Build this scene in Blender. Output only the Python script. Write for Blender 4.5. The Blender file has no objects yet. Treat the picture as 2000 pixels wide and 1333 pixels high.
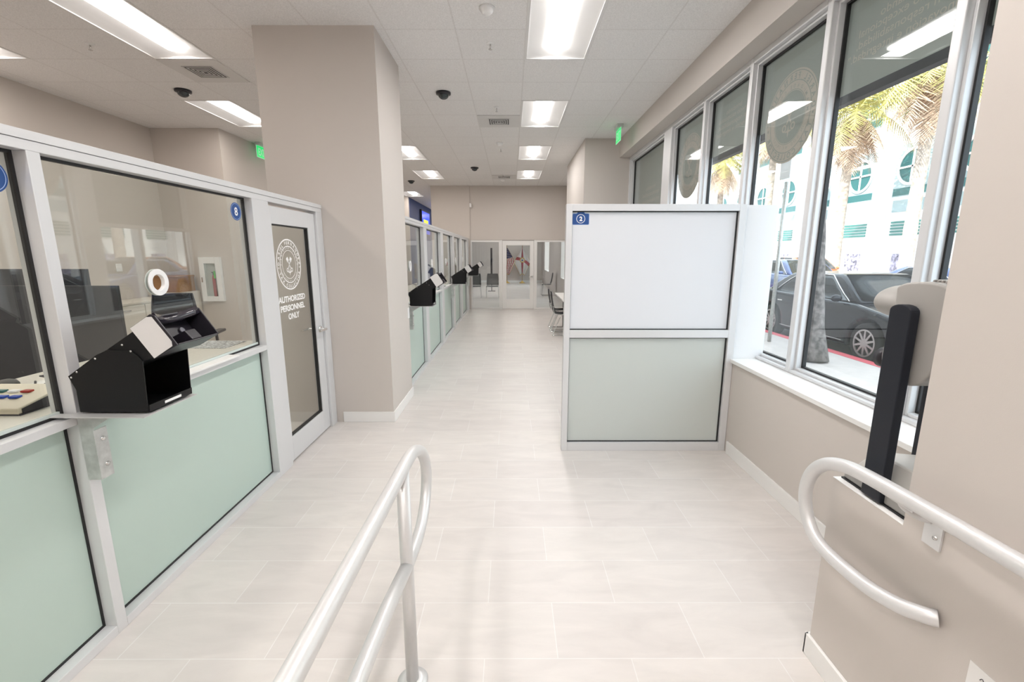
import bpy, bmesh, math, random
from mathutils import Vector, Matrix
random.seed(7)
PI = math.pi
scn = bpy.context.scene
COL = scn.collection
CEIL = 3.53
CAMZ = 1.64
GX0, GY0, TL = 0.13, 4.32, 0.61        # ceiling grid phase and module

# ------------------------------------------------------------------ materials
MATS = {}
def pbr(name, col, rough=0.5, metal=0.0, spec=0.5, emit=None, estr=0.0, noise=0.0, nscale=20.0, bump=0.0, bscale=200.0, coat=0.0, trans=0.0):
    m = bpy.data.materials.new(name); m.use_nodes = True
    nt = m.node_tree; N = nt.nodes; L = nt.links
    b = N['Principled BSDF']
    b.inputs['Base Color'].default_value = (*col, 1)
    b.inputs['Roughness'].default_value = rough
    b.inputs['Metallic'].default_value = metal
    b.inputs['Specular IOR Level'].default_value = spec
    b.inputs['Coat Weight'].default_value = coat
    b.inputs['Transmission Weight'].default_value = trans
    if emit:
        b.inputs['Emission Color'].default_value = (*emit, 1); b.inputs['Emission Strength'].default_value = estr
    if noise or bump:
        tc = N.new('ShaderNodeTexCoord')
        if noise:
            n = N.new('ShaderNodeTexNoise'); n.inputs['Scale'].default_value = nscale; n.inputs['Detail'].default_value = 5
            L.new(tc.outputs['Object'], n.inputs['Vector'])
            mr = N.new('ShaderNodeMapRange'); mr.inputs[1].default_value = .32; mr.inputs[2].default_value = .68; mr.inputs[3].default_value = 1 - noise; mr.inputs[4].default_value = 1 + noise
            L.new(n.outputs['Fac'], mr.inputs[0])
            mx = N.new('ShaderNodeMix'); mx.data_type = 'RGBA'; mx.blend_type = 'MULTIPLY'; mx.inputs[0].default_value = 1
            mx.inputs[6].default_value = (*col, 1); L.new(mr.outputs[0], mx.inputs[7]); L.new(mx.outputs[2], b.inputs['Base Color'])
        if bump:
            n2 = N.new('ShaderNodeTexNoise'); n2.inputs['Scale'].default_value = bscale; n2.inputs['Detail'].default_value = 3
            L.new(tc.outputs['Object'], n2.inputs['Vector'])
            bp = N.new('ShaderNodeBump'); bp.inputs['Strength'].default_value = bump; bp.inputs['Distance'].default_value = 0.004
            L.new(n2.outputs['Fac'], bp.inputs['Height']); L.new(bp.outputs[0], b.inputs['Normal'])
    MATS[name] = m
    return m

def glass_mat(name, tint=(0.96, 0.985, 0.97), ior=1.5, extra=0.0):
    m = bpy.data.materials.new(name); m.use_nodes = True
    nt = m.node_tree; N = nt.nodes; L = nt.links; N.remove(N['Principled BSDF'])
    fr = N.new('ShaderNodeFresnel'); ge = N.new('ShaderNodeNewGeometry')      # same index seen from either face of the pane
    im = N.new('ShaderNodeMix'); im.inputs[2].default_value = ior; im.inputs[3].default_value = 1 / ior
    L.new(ge.outputs['Backfacing'], im.inputs[0]); L.new(im.outputs[0], fr.inputs['IOR'])
    tr = N.new('ShaderNodeBsdfTransparent'); tr.inputs['Color'].default_value = (*tint, 1)
    gl = N.new('ShaderNodeBsdfGlossy'); gl.inputs['Roughness'].default_value = 0.0
    gl.inputs['Color'].default_value = (1, 1, 1, 1)
    mx = N.new('ShaderNodeMixShader')
    L.new(fr.outputs[0], mx.inputs[0]); L.new(tr.outputs[0], mx.inputs[1]); L.new(gl.outputs[0], mx.inputs[2])
    L.new(mx.outputs[0], N['Material Output'].inputs['Surface'])
    MATS[name] = m
    return m

def frost_mat(name, col, tcol, t=0.35, rough=0.35):
    m = pbr(name, col, rough, spec=0.5)
    nt = m.node_tree; N = nt.nodes; L = nt.links
    tl = N.new('ShaderNodeBsdfTranslucent'); tl.inputs['Color'].default_value = (*tcol, 1)
    mx = N.new('ShaderNodeMixShader'); mx.inputs[0].default_value = t
    L.new(N['Principled BSDF'].outputs[0], mx.inputs[1]); L.new(tl.outputs[0], mx.inputs[2])
    L.new(mx.outputs[0], N['Material Output'].inputs['Surface'])
    return m

wall_m = pbr('wall_paint', (0.602, 0.558, 0.52), 0.6, spec=0.3, bump=0.05, bscale=350)
white_trim = pbr('white_trim_paint', (0.82, 0.815, 0.80), 0.4)
alu = pbr('satin_aluminium', (0.70, 0.705, 0.715), 0.38, metal=0.2)
alu_grey = pbr('mill_aluminium', (0.62, 0.62, 0.62), 0.4, metal=0.3)
black_rubber = pbr('black_gasket', (0.012, 0.012, 0.013), 0.5)
black_metal = pbr('black_powder_coat', (0.006, 0.006, 0.007), 0.45, spec=0.3, bump=0.1, bscale=900)
black_plastic = pbr('black_plastic', (0.016, 0.014, 0.02), 0.35)
dark_navy = pbr('charcoal_navy_metal', (0.011, 0.013, 0.020), 0.4, spec=0.35)
beige_plastic = pbr('warm_grey_plastic', (0.37, 0.355, 0.335), 0.45, bump=0.05, bscale=700)
pale_plastic = pbr('pale_grey_plastic', (0.62, 0.60, 0.57), 0.4)
label_grey = pbr('label_grey', (0.73, 0.715, 0.71), 0.5)
white_plastic = pbr('white_plastic', (0.86, 0.86, 0.86), 0.3)
galv = pbr('galvanised_steel', (0.58, 0.59, 0.58), 0.42, metal=0.6, noise=0.14, nscale=28)
steel = pbr('brushed_steel', (0.62, 0.61, 0.6), 0.22, metal=1.0)
chrome = pbr('chrome', (0.8, 0.8, 0.8), 0.12, metal=1.0)
rail_m = pbr('clear_anodised_rail', (0.70, 0.70, 0.70), 0.38, metal=0.35)
glass = glass_mat('clear_glass')
glass_win = glass_mat('window_glass', (0.93, 0.955, 0.95))
mint = frost_mat('mint_frosted_glass', (0.55, 0.672, 0.61), (0.5, 0.62, 0.57), 0.10, 0.3)
frost = frost_mat('grey_frosted_glass', (0.63, 0.65, 0.645), (0.88, 0.92, 0.89), 0.5, 0.3)
backdrop_m = frost_mat('white_backdrop', (0.80, 0.81, 0.835), (0.95, 0.97, 1.0), 0.3, 0.4)
clear_white = frost_mat('opal_filler', (0.85, 0.87, 0.9), (1, 1, 1), 0.5, 0.3)
film_m = pbr('grey_window_film', (0.265, 0.285, 0.265), 0.6)
film_text = pbr('beige_vinyl', (0.47, 0.41, 0.36), 0.6)
white_vinyl = pbr('white_vinyl', (0.88, 0.87, 0.86), 0.5)
blue_vinyl = pbr('blue_vinyl', (0.015, 0.075, 0.27), 0.35)
blue_mid = pbr('pale_blue_vinyl', (0.40, 0.52, 0.80), 0.35)
worktop = pbr('cream_laminate', (0.70, 0.665, 0.60), 0.35, noise=0.04, nscale=60)
paper = pbr('paper', (0.80, 0.79, 0.77), 0.7)
ink = pbr('ink', (0.03, 0.03, 0.04), 0.6)
ink_purple = pbr('purple_ink', (0.12, 0.03, 0.22), 0.6)
grey_print = pbr('grey_speckled_print', (0.45, 0.46, 0.47), 0.6, noise=0.8, nscale=70)
wood = pbr('oak_wood', (0.34, 0.19, 0.085), 0.5, noise=0.15, nscale=8)
cab_m = pbr('cream_cabinet', (0.66, 0.62, 0.555), 0.45)
grey_shell = pbr('grey_chair_shell', (0.095, 0.10, 0.105), 0.5)
mesh_m = pbr('chair_mesh', (0.05, 0.055, 0.07), 0.7)
red_m = pbr('red_enamel', (0.45, 0.03, 0.03), 0.3)
dark_panel = pbr('charcoal_panel', (0.045, 0.047, 0.055), 0.16, spec=0.6)
lamp_white = pbr('troffer_white', (0.72, 0.715, 0.71), 0.45)
lens_m = pbr('lamp_lens', (0.9, 0.9, 0.9), 0.4, emit=(1.0, 0.96, 0.93), estr=4.6)
exit_green = pbr('exit_green', (0.02, 0.4, 0.12), 0.4, emit=(0.0, 0.62, 0.13), estr=0.55)
exit_face = pbr('exit_face_clear', (0.5, 0.7, 0.58), 0.3, emit=(0.3, 0.8, 0.45), estr=0.2)
blue_wall_m = pbr('navy_wall_paint', (0.025, 0.055, 0.19), 0.5)
screen_m = pbr('screen_picture', (0.01, 0.02, 0.3), 0.2, emit=(0.02, 0.06, 0.6), estr=0.8)
screen_y = pbr('screen_yellow', (0.5, 0.5, 0.05), 0.2, emit=(0.5, 0.5, 0.05), estr=0.8)
gold = pbr('gold_fringe', (0.62, 0.40, 0.08), 0.5)
flag_white = pbr('flag_white', (0.80, 0.77, 0.74), 0.8)
flag_red = pbr('flag_red', (0.42, 0.025, 0.04), 0.8)
flag_blue = pbr('flag_blue', (0.02, 0.03, 0.14), 0.8)
key_blue = pbr('key_blue', (0.02, 0.07, 0.42), 0.4)
key_red = pbr('key_red', (0.4, 0.03, 0.02), 0.4)
key_green = pbr('key_green', (0.02, 0.12, 0.12), 0.4)
green_tag = pbr('green_tag', (0.1, 0.6, 0.08), 0.5)
dark_grey_plastic = pbr('dark_grey_plastic', (0.10, 0.095, 0.09), 0.5)
# outside
concrete = pbr('pavement', (0.50, 0.45, 0.43), 0.8, noise=0.06, nscale=6)
asphalt = pbr('asphalt', (0.22, 0.22, 0.23), 0.85, noise=0.1, nscale=30)
curb_red = pbr('red_curb_paint', (0.62, 0.10, 0.13), 0.6)
bark = pbr('palm_bark', (0.15, 0.135, 0.128), 0.9, noise=0.6, nscale=14, bump=0.8, bscale=25)
bark_sunlit = pbr('sunlit_palm_bark', (0.50, 0.43, 0.37), 0.9, noise=0.3, nscale=6)  # bark colour lightened so the far stems look sunlit
frond_green = pbr('palm_frond', (0.48, 0.44, 0.13), 0.6, noise=0.3, nscale=3)
frond_dead = pbr('dry_palm_frond', (0.62, 0.46, 0.34), 0.8, noise=0.3, nscale=3)
stone_white = pbr('white_stucco', (0.82, 0.82, 0.82), 0.8)
stone_blue = pbr('pale_blue_spandrel', (0.36, 0.47, 0.50), 0.5)
teal_glass = pbr('teal_glass', (0.03, 0.14, 0.145), 0.3, spec=0.3)
teal_paint = pbr('teal_louvre', (0.04, 0.20, 0.18), 0.5)
mural = pbr('mauve_mosaic', (0.36, 0.34, 0.46), 0.6, noise=0.9, nscale=5)
car_black = pbr('black_car_paint', (0.010, 0.012, 0.018), 0.15, spec=0.25, coat=0.12)
car_blue = pbr('blue_car_paint', (0.05, 0.10, 0.30), 0.15, coat=1.0)
car_orange = pbr('orange_car_paint', (0.65, 0.16, 0.03), 0.2, coat=1.0)
car_glass = pbr('car_window', (0.02, 0.03, 0.035), 0.05, spec=0.8)
tyre_m = pbr('tyre_rubber', (0.015, 0.015, 0.016), 0.8)
rim_m = pbr('alloy_rim', (0.45, 0.42, 0.42), 0.3, metal=0.6)
awning_m = pbr('dark_awning_metal', (0.014, 0.013, 0.018), 0.5)

def floor_material():
    m = pbr('porcelain_floor', (0.6, 0.57, 0.53), 0.36, spec=0.4)
    nt = m.node_tree; N = nt.nodes; L = nt.links; b = N['Principled BSDF']
    tc = N.new('ShaderNodeTexCoord'); mp = N.new('ShaderNodeMapping')
    mp.inputs['Location'].default_value = (1.017 + 0.303, -1.577 + 0.303 * 10, 0)
    L.new(tc.outputs['Object'], mp.inputs['Vector'])
    br = N.new('ShaderNodeTexBrick'); br.offset = 0.5; br.offset_frequency = 2
    br.inputs['Scale'].default_value = 1.0; br.inputs['Brick Width'].default_value = 0.605; br.inputs['Row Height'].default_value = 0.303
    br.inputs['Mortar Size'].default_value = 0.0024; br.inputs['Mortar Smooth'].default_value = 0.3
    br.inputs['Color1'].default_value = (0.655, 0.615, 0.59, 1); br.inputs['Color2'].default_value = (0.695, 0.66, 0.63, 1)
    br.inputs['Mortar'].default_value = (0.755, 0.735, 0.715, 1)
    L.new(mp.outputs[0], br.inputs['Vector'])
    mp2 = N.new('ShaderNodeMapping'); mp2.inputs['Scale'].default_value = (1.2, 4.5, 1); mp2.inputs['Rotation'].default_value = (0, 0, 0.12)
    L.new(tc.outputs['Object'], mp2.inputs['Vector'])
    n = N.new('ShaderNodeTexNoise'); n.inputs['Scale'].default_value = 2.2; n.inputs['Detail'].default_value = 8; n.inputs['Roughness'].default_value = 0.6; n.inputs['Distortion'].default_value = 0.8
    L.new(mp2.outputs[0], n.inputs['Vector'])
    mr = N.new('ShaderNodeMapRange'); mr.inputs[1].default_value = 0.3; mr.inputs[2].default_value = 0.7; mr.inputs[3].default_value = 0.93; mr.inputs[4].default_value = 1.05
    L.new(n.outputs['Fac'], mr.inputs[0])
    mx = N.new('ShaderNodeMix'); mx.data_type = 'RGBA'; mx.blend_type = 'MULTIPLY'; mx.inputs[0].default_value = 1
    L.new(br.outputs['Color'], mx.inputs[6]); L.new(mr.outputs[0], mx.inputs[7]); L.new(mx.outputs[2], b.inputs['Base Color'])
    bp = N.new('ShaderNodeBump'); bp.inputs['Strength'].default_value = 0.15; bp.inputs['Distance'].default_value = 0.002; bp.invert = True
    L.new(br.outputs['Fac'], bp.inputs['Height']); L.new(bp.outputs[0], b.inputs['Normal'])
    return m
floor_m = floor_material()

def ceiling_material():
    m = pbr('acoustic_tile', (0.76, 0.75, 0.735), 0.9, spec=0.1)
    nt = m.node_tree; N = nt.nodes; L = nt.links; b = N['Principled BSDF']
    tc = N.new('ShaderNodeTexCoord'); mp = N.new('ShaderNodeMapping')
    mp.inputs['Location'].default_value = (-GX0 + TL * 20, -GY0 + TL * 20, 0)
    L.new(tc.outputs['Object'], mp.inputs['Vector'])
    br = N.new('ShaderNodeTexBrick'); br.offset = 0.0
    br.inputs['Scale'].default_value = 1.0; br.inputs['Brick Width'].default_value = TL; br.inputs['Row Height'].default_value = TL
    br.inputs['Mortar Size'].default_value = 0.007; br.inputs['Mortar Smooth'].default_value = 0.0
    br.inputs['Color1'].default_value = (0.825, 0.815, 0.81, 1); br.inputs['Color2'].default_value = (0.805, 0.795, 0.79, 1); br.inputs['Mortar'].default_value = (0.74, 0.725, 0.715, 1)
    L.new(mp.outputs[0], br.inputs['Vector'])
    n = N.new('ShaderNodeTexNoise'); n.inputs['Scale'].default_value = 110; n.inputs['Detail'].default_value = 4
    L.new(tc.outputs['Object'], n.inputs['Vector'])
    mr = N.new('ShaderNodeMapRange'); mr.inputs[1].default_value = 0.35; mr.inputs[2].default_value = 0.65; mr.inputs[3].default_value = 0.90; mr.inputs[4].default_value = 1.04
    L.new(n.outputs['Fac'], mr.inputs[0])
    mx = N.new('ShaderNodeMix'); mx.data_type = 'RGBA'; mx.blend_type = 'MULTIPLY'; mx.inputs[0].default_value = 1
    L.new(br.outputs['Color'], mx.inputs[6]); L.new(mr.outputs[0], mx.inputs[7]); L.new(mx.outputs[2], b.inputs['Base Color'])
    bp = N.new('ShaderNodeBump'); bp.inputs['Strength'].default_value = 0.5; bp.inputs['Distance'].default_value = 0.004; bp.invert = True
    L.new(br.outputs['Fac'], bp.inputs['Height']); L.new(bp.outputs[0], b.inputs['Normal'])
    return m
ceil_m = ceiling_material()

# ------------------------------------------------------------------ mesh helpers
def box(bm, x0, x1, y0, y1, z0, z1, mi=0, M=None):
    vs = [Vector(p) for p in ((x0, y0, z0), (x1, y0, z0), (x1, y1, z0), (x0, y1, z0), (x0, y0, z1), (x1, y0, z1), (x1, y1, z1), (x0, y1, z1))]
    v = [bm.verts.new(M @ p if M else p) for p in vs]
    for q in ((3, 2, 1, 0), (4, 5, 6, 7), (0, 1, 5, 4), (1, 2, 6, 5), (2, 3, 7, 6), (3, 0, 4, 7)):
        f = bm.faces.new([v[i] for i in q]); f.material_index = mi

def prism(bm, pts, ext, mi=0, M=None, smooth=False):
    """polygon of 3D points swept by the vector ext"""
    ext = Vector(ext); a = [Vector(p) for p in pts]; n = len(a)
    T = (lambda p: M @ p) if M else (lambda p: p)
    v0 = [bm.verts.new(T(p)) for p in a]; v1 = [bm.verts.new(T(p + ext)) for p in a]
    fs = [bm.faces.new(v0[::-1]), bm.faces.new(v1)]
    for i in range(n):
        f = bm.faces.new((v0[i], v0[(i + 1) % n], v1[(i + 1) % n], v1[i])); f.smooth = smooth; fs.append(f)
    for f in fs: f.material_index = mi

def cyl(bm, p0, p1, r0, r1=None, seg=16, mi=0, cap=True):
    p0, p1 = Vector(p0), Vector(p1); r1 = r0 if r1 is None else r1
    d = (p1 - p0).normalized(); u = d.orthogonal().normalized(); w = d.cross(u)
    A = [bm.verts.new(p0 + (u * math.cos(2 * PI * i / seg) + w * math.sin(2 * PI * i / seg)) * r0) for i in range(seg)]
    B = [bm.verts.new(p1 + (u * math.cos(2 * PI * i / seg) + w * math.sin(2 * PI * i / seg)) * r1) for i in range(seg)]
    for i in range(seg):
        f = bm.faces.new((A[i], A[(i + 1) % seg], B[(i + 1) % seg], B[i])); f.smooth = True; f.material_index = mi
    if cap:
        for f in (bm.faces.new(A[::-1]), bm.faces.new(B)): f.material_index = mi

def lathe(bm, c, prof, axis='Z', seg=24, mi=0):
    """prof: list of (radius, height) turned about an axis through c"""
    c = Vector(c)
    ax = {'Z': (Vector((1, 0, 0)), Vector((0, 1, 0)), Vector((0, 0, 1))), 'X': (Vector((0, 1, 0)), Vector((0, 0, 1)), Vector((1, 0, 0))), 'Y': (Vector((0, 0, 1)), Vector((1, 0, 0)), Vector((0, 1, 0)))}[axis]
    rings = []
    for r, h in prof:
        if r < 1e-6: rings.append([bm.verts.new(c + ax[2] * h)])
        else: rings.append([bm.verts.new(c + (ax[0] * math.cos(2 * PI * i / seg) + ax[1] * math.sin(2 * PI * i / seg)) * r + ax[2] * h) for i in range(seg)])
    for a, b in zip(rings, rings[1:]):
        for i in range(seg):
            j = (i + 1) % seg
            q = [a[0], b[j], b[i]] if len(a) == 1 else ([a[i], a[j], b[0]] if len(b) == 1 else [a[i], a[j], b[j], b[i]])
            if len(a) == 1 and len(b) == 1: continue
            f = bm.faces.new(q); f.smooth = True; f.material_index = mi

def spline(pts, n=6):
    P = [Vector(p) for p in pts]; out = []
    for i in range(len(P) - 1):
        a, b, c, d = P[max(i - 1, 0)], P[i], P[i + 1], P[min(i + 2, len(P) - 1)]
        for k in range(n):
            t = k / n
            out.append(0.5 * ((2 * b) + (c - a) * t + (2 * a - 5 * b + 4 * c - d) * t * t + (3 * b - a - 3 * c + d) * t ** 3))
    out.append(P[-1]); return out

def tube(bm, pts, r, seg=12, mi=0, closed=False):
    P = [Vector(p) for p in pts]; n = len(P); rings = []
    t0 = (P[1] - P[0]).normalized(); u = t0.orthogonal().normalized()
    for i in range(n):
        a = P[i - 1] if (i > 0 or closed) else P[i]; b = P[(i + 1) % n] if (i < n - 1 or closed) else P[i]
        t = (b - a).normalized(); u = (u - t * u.dot(t)).normalized(); w = t.cross(u)
        rr = r[i] if isinstance(r, (list, tuple)) else r
        rings.append([bm.verts.new(P[i] + (u * math.cos(2 * PI * k / seg) + w * math.sin(2 * PI * k / seg)) * rr) for k in range(seg)])
    for i in range(n if closed else n - 1):
        A, B = rings[i], rings[(i + 1) % n]
        for k in range(seg):
            f = bm.faces.new((A[k], A[(k + 1) % seg], B[(k + 1) % seg], B[k])); f.smooth = True; f.material_index = mi
    if not closed:
        for f in (bm.faces.new(rings[0][::-1]), bm.faces.new(rings[-1])): f.material_index = mi

def ring(bm, M, r0, r1, t, seg=48, mi=0):
    """flat annulus (r0<r1) of thickness t in the local xy plane of M"""
    R = []
    for z in (0, t):
        R.append([[bm.verts.new(M @ Vector((math.cos(2 * PI * i / seg) * r, math.sin(2 * PI * i / seg) * r, z))) for i in range(seg)] for r in (r0, r1)])
    for i in range(seg):
        j = (i + 1) % seg
        for q in ((R[1][0][i], R[1][1][i], R[1][1][j], R[1][0][j]), (R[0][0][j], R[0][1][j], R[0][1][i], R[0][0][i]),
                  (R[0][1][i], R[0][1][j], R[1][1][j], R[1][1][i]), (R[1][0][i], R[1][0][j], R[0][0][j], R[0][0][i])):
            f = bm.faces.new(q); f.material_index = mi

def disc(bm, M, r, t, seg=48, mi=0):
    a = [bm.verts.new(M @ Vector((math.cos(2 * PI * i / seg) * r, math.sin(2 * PI * i / seg) * r, 0))) for i in range(seg)]
    b = [bm.verts.new(M @ Vector((math.cos(2 * PI * i / seg) * r, math.sin(2 * PI * i / seg) * r, t))) for i in range(seg)]
    fs = [bm.faces.new(a[::-1]), bm.faces.new(b)] + [bm.faces.new((a[i], a[(i + 1) % seg], b[(i + 1) % seg], b[i])) for i in range(seg)]
    for f in fs: f.material_index = mi

TXT = {}
def text_geo(s, bold):
    key = (s, bold)
    if key not in TXT:
        cu = bpy.data.curves.new('lettering', 'FONT'); cu.body = s; cu.size = 1.0; cu.offset = bold; cu.resolution_u = 3
        cu.align_x = 'CENTER'; cu.align_y = 'CENTER'
        o = bpy.data.objects.new('lettering', cu); COL.objects.link(o)
        dg = bpy.context.evaluated_depsgraph_get(); dg.update()
        me = bpy.data.meshes.new_from_object(o.evaluated_get(dg))
        vs = [v.co.copy() for v in me.vertices]; fs = [tuple(p.vertices) for p in me.polygons]
        bpy.data.objects.remove(o); bpy.data.curves.remove(cu); bpy.data.meshes.remove(me)
        if vs:
            cx = (min(v.x for v in vs) + max(v.x for v in vs)) / 2; cy = (min(v.y for v in vs) + max(v.y for v in vs)) / 2
            w = max(v.x for v in vs) - min(v.x for v in vs); h = max(v.y for v in vs) - min(v.y for v in vs)
        else: cx = cy = h = 0; w = 0.3
        TXT[key] = (vs, fs, cx, cy, w, h)
    return TXT[key]

def text(bm, s, M, size, mi=0, bold=0.0, width=None, center=True):
    """flat lettering in the local xy plane of M, scaled so cap height = size"""
    vs, fs, cx, cy, w, h = text_geo(s, bold)
    if not vs: return
    hc = text_geo('H', bold)[5]; k = size / hc; kx = k if width is None else width / w
    nv = [bm.verts.new(M @ Vector(((v.x - cx) * kx, (v.y - (cy if center else 0.36)) * k, 0))) for v in vs]
    for f in fs:
        try: q = bm.faces.new([nv[i] for i in f]); q.material_index = mi
        except ValueError: pass

def arc_text(bm, s, M, R, size, mid_deg, span_deg, mi=0, bold=0.02, inward=False):
    ws = [text_geo(c, bold)[4] if c != ' ' else 0.32 for c in s]
    tot = sum(ws) + 0.13 * (len(s) - 1); pos = 0
    for c, w in zip(s, ws):
        f = (pos + w / 2) / tot - 0.5; pos += w + 0.13
        if c == ' ': continue
        if not inward:
            a = math.radians(mid_deg - f * span_deg); rot = a - PI / 2
        else:
            a = math.radians(mid_deg + f * span_deg); rot = a + PI / 2
        T = M @ Matrix.Translation((math.cos(a) * R, math.sin(a) * R, 0)) @ Matrix.Rotation(rot, 4, 'Z')
        text(bm, c, T, size, mi, bold)

def frame(o, u, v):
    """matrix with origin o, local x=u, local y=v, z=u x v (z may be mirrored by the caller)"""
    u = Vector(u); v = Vector(v); w = u.cross(v)
    return Matrix(((u.x, v.x, w.x, o[0]), (u.y, v.y, w.y, o[1]), (u.z, v.z, w.z, o[2]), (0, 0, 0, 1)))

def seal(bm, M, R, bg, inner, fg):
    """round office seal: ring of lettering, crossed keys and a compass star; bg None = no disc"""
    e = 0.0004
    Z = lambda k: M @ Matrix.Translation((0, 0, e * k))
    if bg is not None:
        disc(bm, Z(0), R, e, 64, bg); disc(bm, Z(1.5), R * 0.56, e, 48, inner)
        for a, b in ((0.945, 0.965), (0.755, 0.775), (0.575, 0.59)): ring(bm, Z(1.5), R * a, R * b, e, 64, fg)
    else:
        for a, b in ((0.95, 1.0), (0.70, 0.735), (0.545, 0.565)): ring(bm, Z(0), R * a, R * b, e, 64, fg)
    T = Z(3.2)
    arc_text(bm, 'DARIEL FERNANDEZ', T, R * 0.853, R * 0.128, 90, 186, fg, 0.03)
    arc_text(bm, 'TAX COLLECTOR', T, R * 0.853, R * 0.128, 270, 142, fg, 0.03, True)
    arc_text(bm, 'MIAMI-DADE COUNTY', T, R * 0.655, R * 0.075, 90, 190, fg, 0.01)
    arc_text(bm, 'IN GOD WE TRUST', T, R * 0.655, R * 0.065, 270, 120, fg, 0.0, True)
    c2 = fg if bg is None else bg
    for s in (-1, 1):       # stars at the sides, keys
        star = [Vector((s * R * 0.855 + math.cos(PI / 2 + i * PI / 5) * R * (0.045 if i % 2 == 0 else 0.018), -R * 0.12 + math.sin(PI / 2 + i * PI / 5) * R * (0.045 if i % 2 == 0 else 0.018), 0)) for i in range(10)]
        prism(bm, star, (0, 0, e), fg, T)
        K = T @ Matrix.Rotation(s * math.radians(33), 4, 'Z')
        box(bm, -R * 0.022, R * 0.022, -R * 0.16, R * 0.20, 0, e, c2, K)
        box(bm, -R * 0.075, R * 0.075, R * 0.15, R * 0.32, 0, e, c2, K)
        ring(bm, T @ Matrix.Translation((s * R * 0.165, -R * 0.21, 0)), R * 0.05, R * 0.085, e, 20, c2)
    st = [Vector((math.sin(i * PI / 4) * R * ((0.15 if i % 2 == 0 else 0.035)), -R * 0.30 + math.cos(i * PI / 4) * R * ((0.15 if i % 2 == 0 else 0.035)), 0)) for i in range(8)]
    prism(bm, st, (0, 0, e), c2, T)

# ------------------------------------------------------------------ object helpers
def root_loc(p):
    while p is not None and p.parent is not None: p = p.parent
    return Vector(p.location) if p is not None else Vector((0, 0, 0))

def obj(name, bm, mats, parent=None, bevel=0.0, local=False, label=None, seg=2):
    if parent is not None and not local:
        bmesh.ops.translate(bm, verts=bm.verts, vec=-root_loc(parent))
    bmesh.ops.recalc_face_normals(bm, faces=bm.faces) if len(bm.faces) < 20000 else None
    me = bpy.data.meshes.new(name); bm.to_mesh(me); bm.free()
    for m in (mats if isinstance(mats, (list, tuple)) else [mats]): me.materials.append(m)
    o = bpy.data.objects.new(name, me); COL.objects.link(o)
    if parent is not None: o.parent = parent
    if bevel:
        md = o.modifiers.new('edge', 'BEVEL'); md.width = bevel; md.segments = seg; md.limit_method = 'ANGLE'; md.angle_limit = math.radians(40)
    if label: o['label'] = label
    return o

def B(): return bmesh.new()

def thing(name, label, cat, loc, group=None, kind=None):
    o = bpy.data.objects.new(name, None); COL.objects.link(o); o.location = loc; o.empty_display_size = 0.1
    if label: o['label'] = label
    if cat: o['category'] = cat
    if group: o['group'] = group
    if kind: o['kind'] = kind
    return o

def tag(o, label, cat, group=None, kind=None):
    if label: o['label'] = label
    if cat: o['category'] = cat
    if group: o['group'] = group
    if kind: o['kind'] = kind
    return o

def struct(name, bm, mats, parent=None, bevel=0.0):
    o = obj(name, bm, mats, parent, bevel)
    if parent is None: o['kind'] = 'structure'
    return o

def part_box(name, parent, mat, *b, bevel=0.0):
    bm = B()
    for q in ([b] if not isinstance(b[0], (list, tuple)) else b): box(bm, *q)
    return obj(name, bm, mat, parent, bevel)

def dup(r, loc, label, rotz=None):
    c = r.copy(); COL.objects.link(c); c.location = loc
    if rotz is not None: c.rotation_euler = (0, 0, rotz)
    c['label'] = label
    for ch in list(r.children):
        d = ch.copy(); COL.objects.link(d); d.parent = c
        for g in list(ch.children):
            e = g.copy(); COL.objects.link(e); e.parent = d
    return c

# ------------------------------------------------------------------ room shell
def S(name, mat, *boxes, bevel=0.0):
    bm = B()
    for b in boxes: box(bm, *b)
    return struct(name, bm, mat, None, bevel)

S('floor', floor_m, (-6.0, 2.10, -3.5, 26.2, -0.12, 0.0))
WH = CEIL + 0.3
S('wall_left', wall_m, (-5.70, -5.55, -3.5, 7.59, 0, WH))
S('wall_left_return', wall_m, (-5.55, -4.50, 7.44, 7.59, 0, WH))
S('wall_left_inner', wall_m, (-4.65, -4.50, 7.59, 15.95, 0, WH))
S('wall_left_end', wall_m, (-4.65, -3.50, 15.95, 16.10, 0, WH))
S('wall_left_navy', blue_wall_m, (-3.65, -3.50, 16.10, 26.1, 0, WH))
S('wall_behind', wall_m, (-5.70, 2.1, -3.65, -3.5, 0, WH))
S('wall_left_near', wall_m, (-1.82, -1.72, -3.5, 0.275, 0, 2.07))
S('wall_pillar_left', wall_m, (-2.19, -1.16, 4.25, 5.10, 0, WH))
S('wall_back_pier', wall_m, (-2.29, -1.19, 13.42, 13.95, 0, WH))
S('wall_back_header', wall_m, (-1.19, 2.1, 13.46, 13.60, 2.02, WH))
S('wall_right_near', wall_m, (1.235, 2.1, -3.5, 1.285, 0, WH))
S('wall_right_low', wall_m, (1.235, 1.80, 1.285, 1.60, 0, 0.7965))
S('wall_right_ledge', wall_m, (1.805, 2.1, 1.285, 8.06, 0, 0.765))
S('wall_right_header', wall_m, (1.83, 2.12, 1.285, 8.06, 3.225, WH))
S('wall_right_pier', wall_m, (1.24, 2.1, 8.06, 10.50, 0, WH))
S('wall_right_far', wall_m, (1.80, 2.1, 10.50, 13.6, 0, WH))
S('wall_back', wall_m, (-3.65, 2.1, 26.1, 26.25, 0, WH))
S('wall_right_waiting', wall_m, (1.78, 2.1, 13.6, 14.8, 0, WH), (1.78, 2.1, 16.4, 21.6, 0, WH), (1.78, 2.1, 24.4, 26.1, 0, WH),
  (1.78, 2.1, 14.8, 16.4, 0, 0.78), (1.78, 2.1, 14.8, 16.4, 3.0, WH), (1.78, 2.1, 21.6, 24.4, 0, 0.78), (1.78, 2.1, 21.6, 24.4, 3.0, WH))
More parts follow.
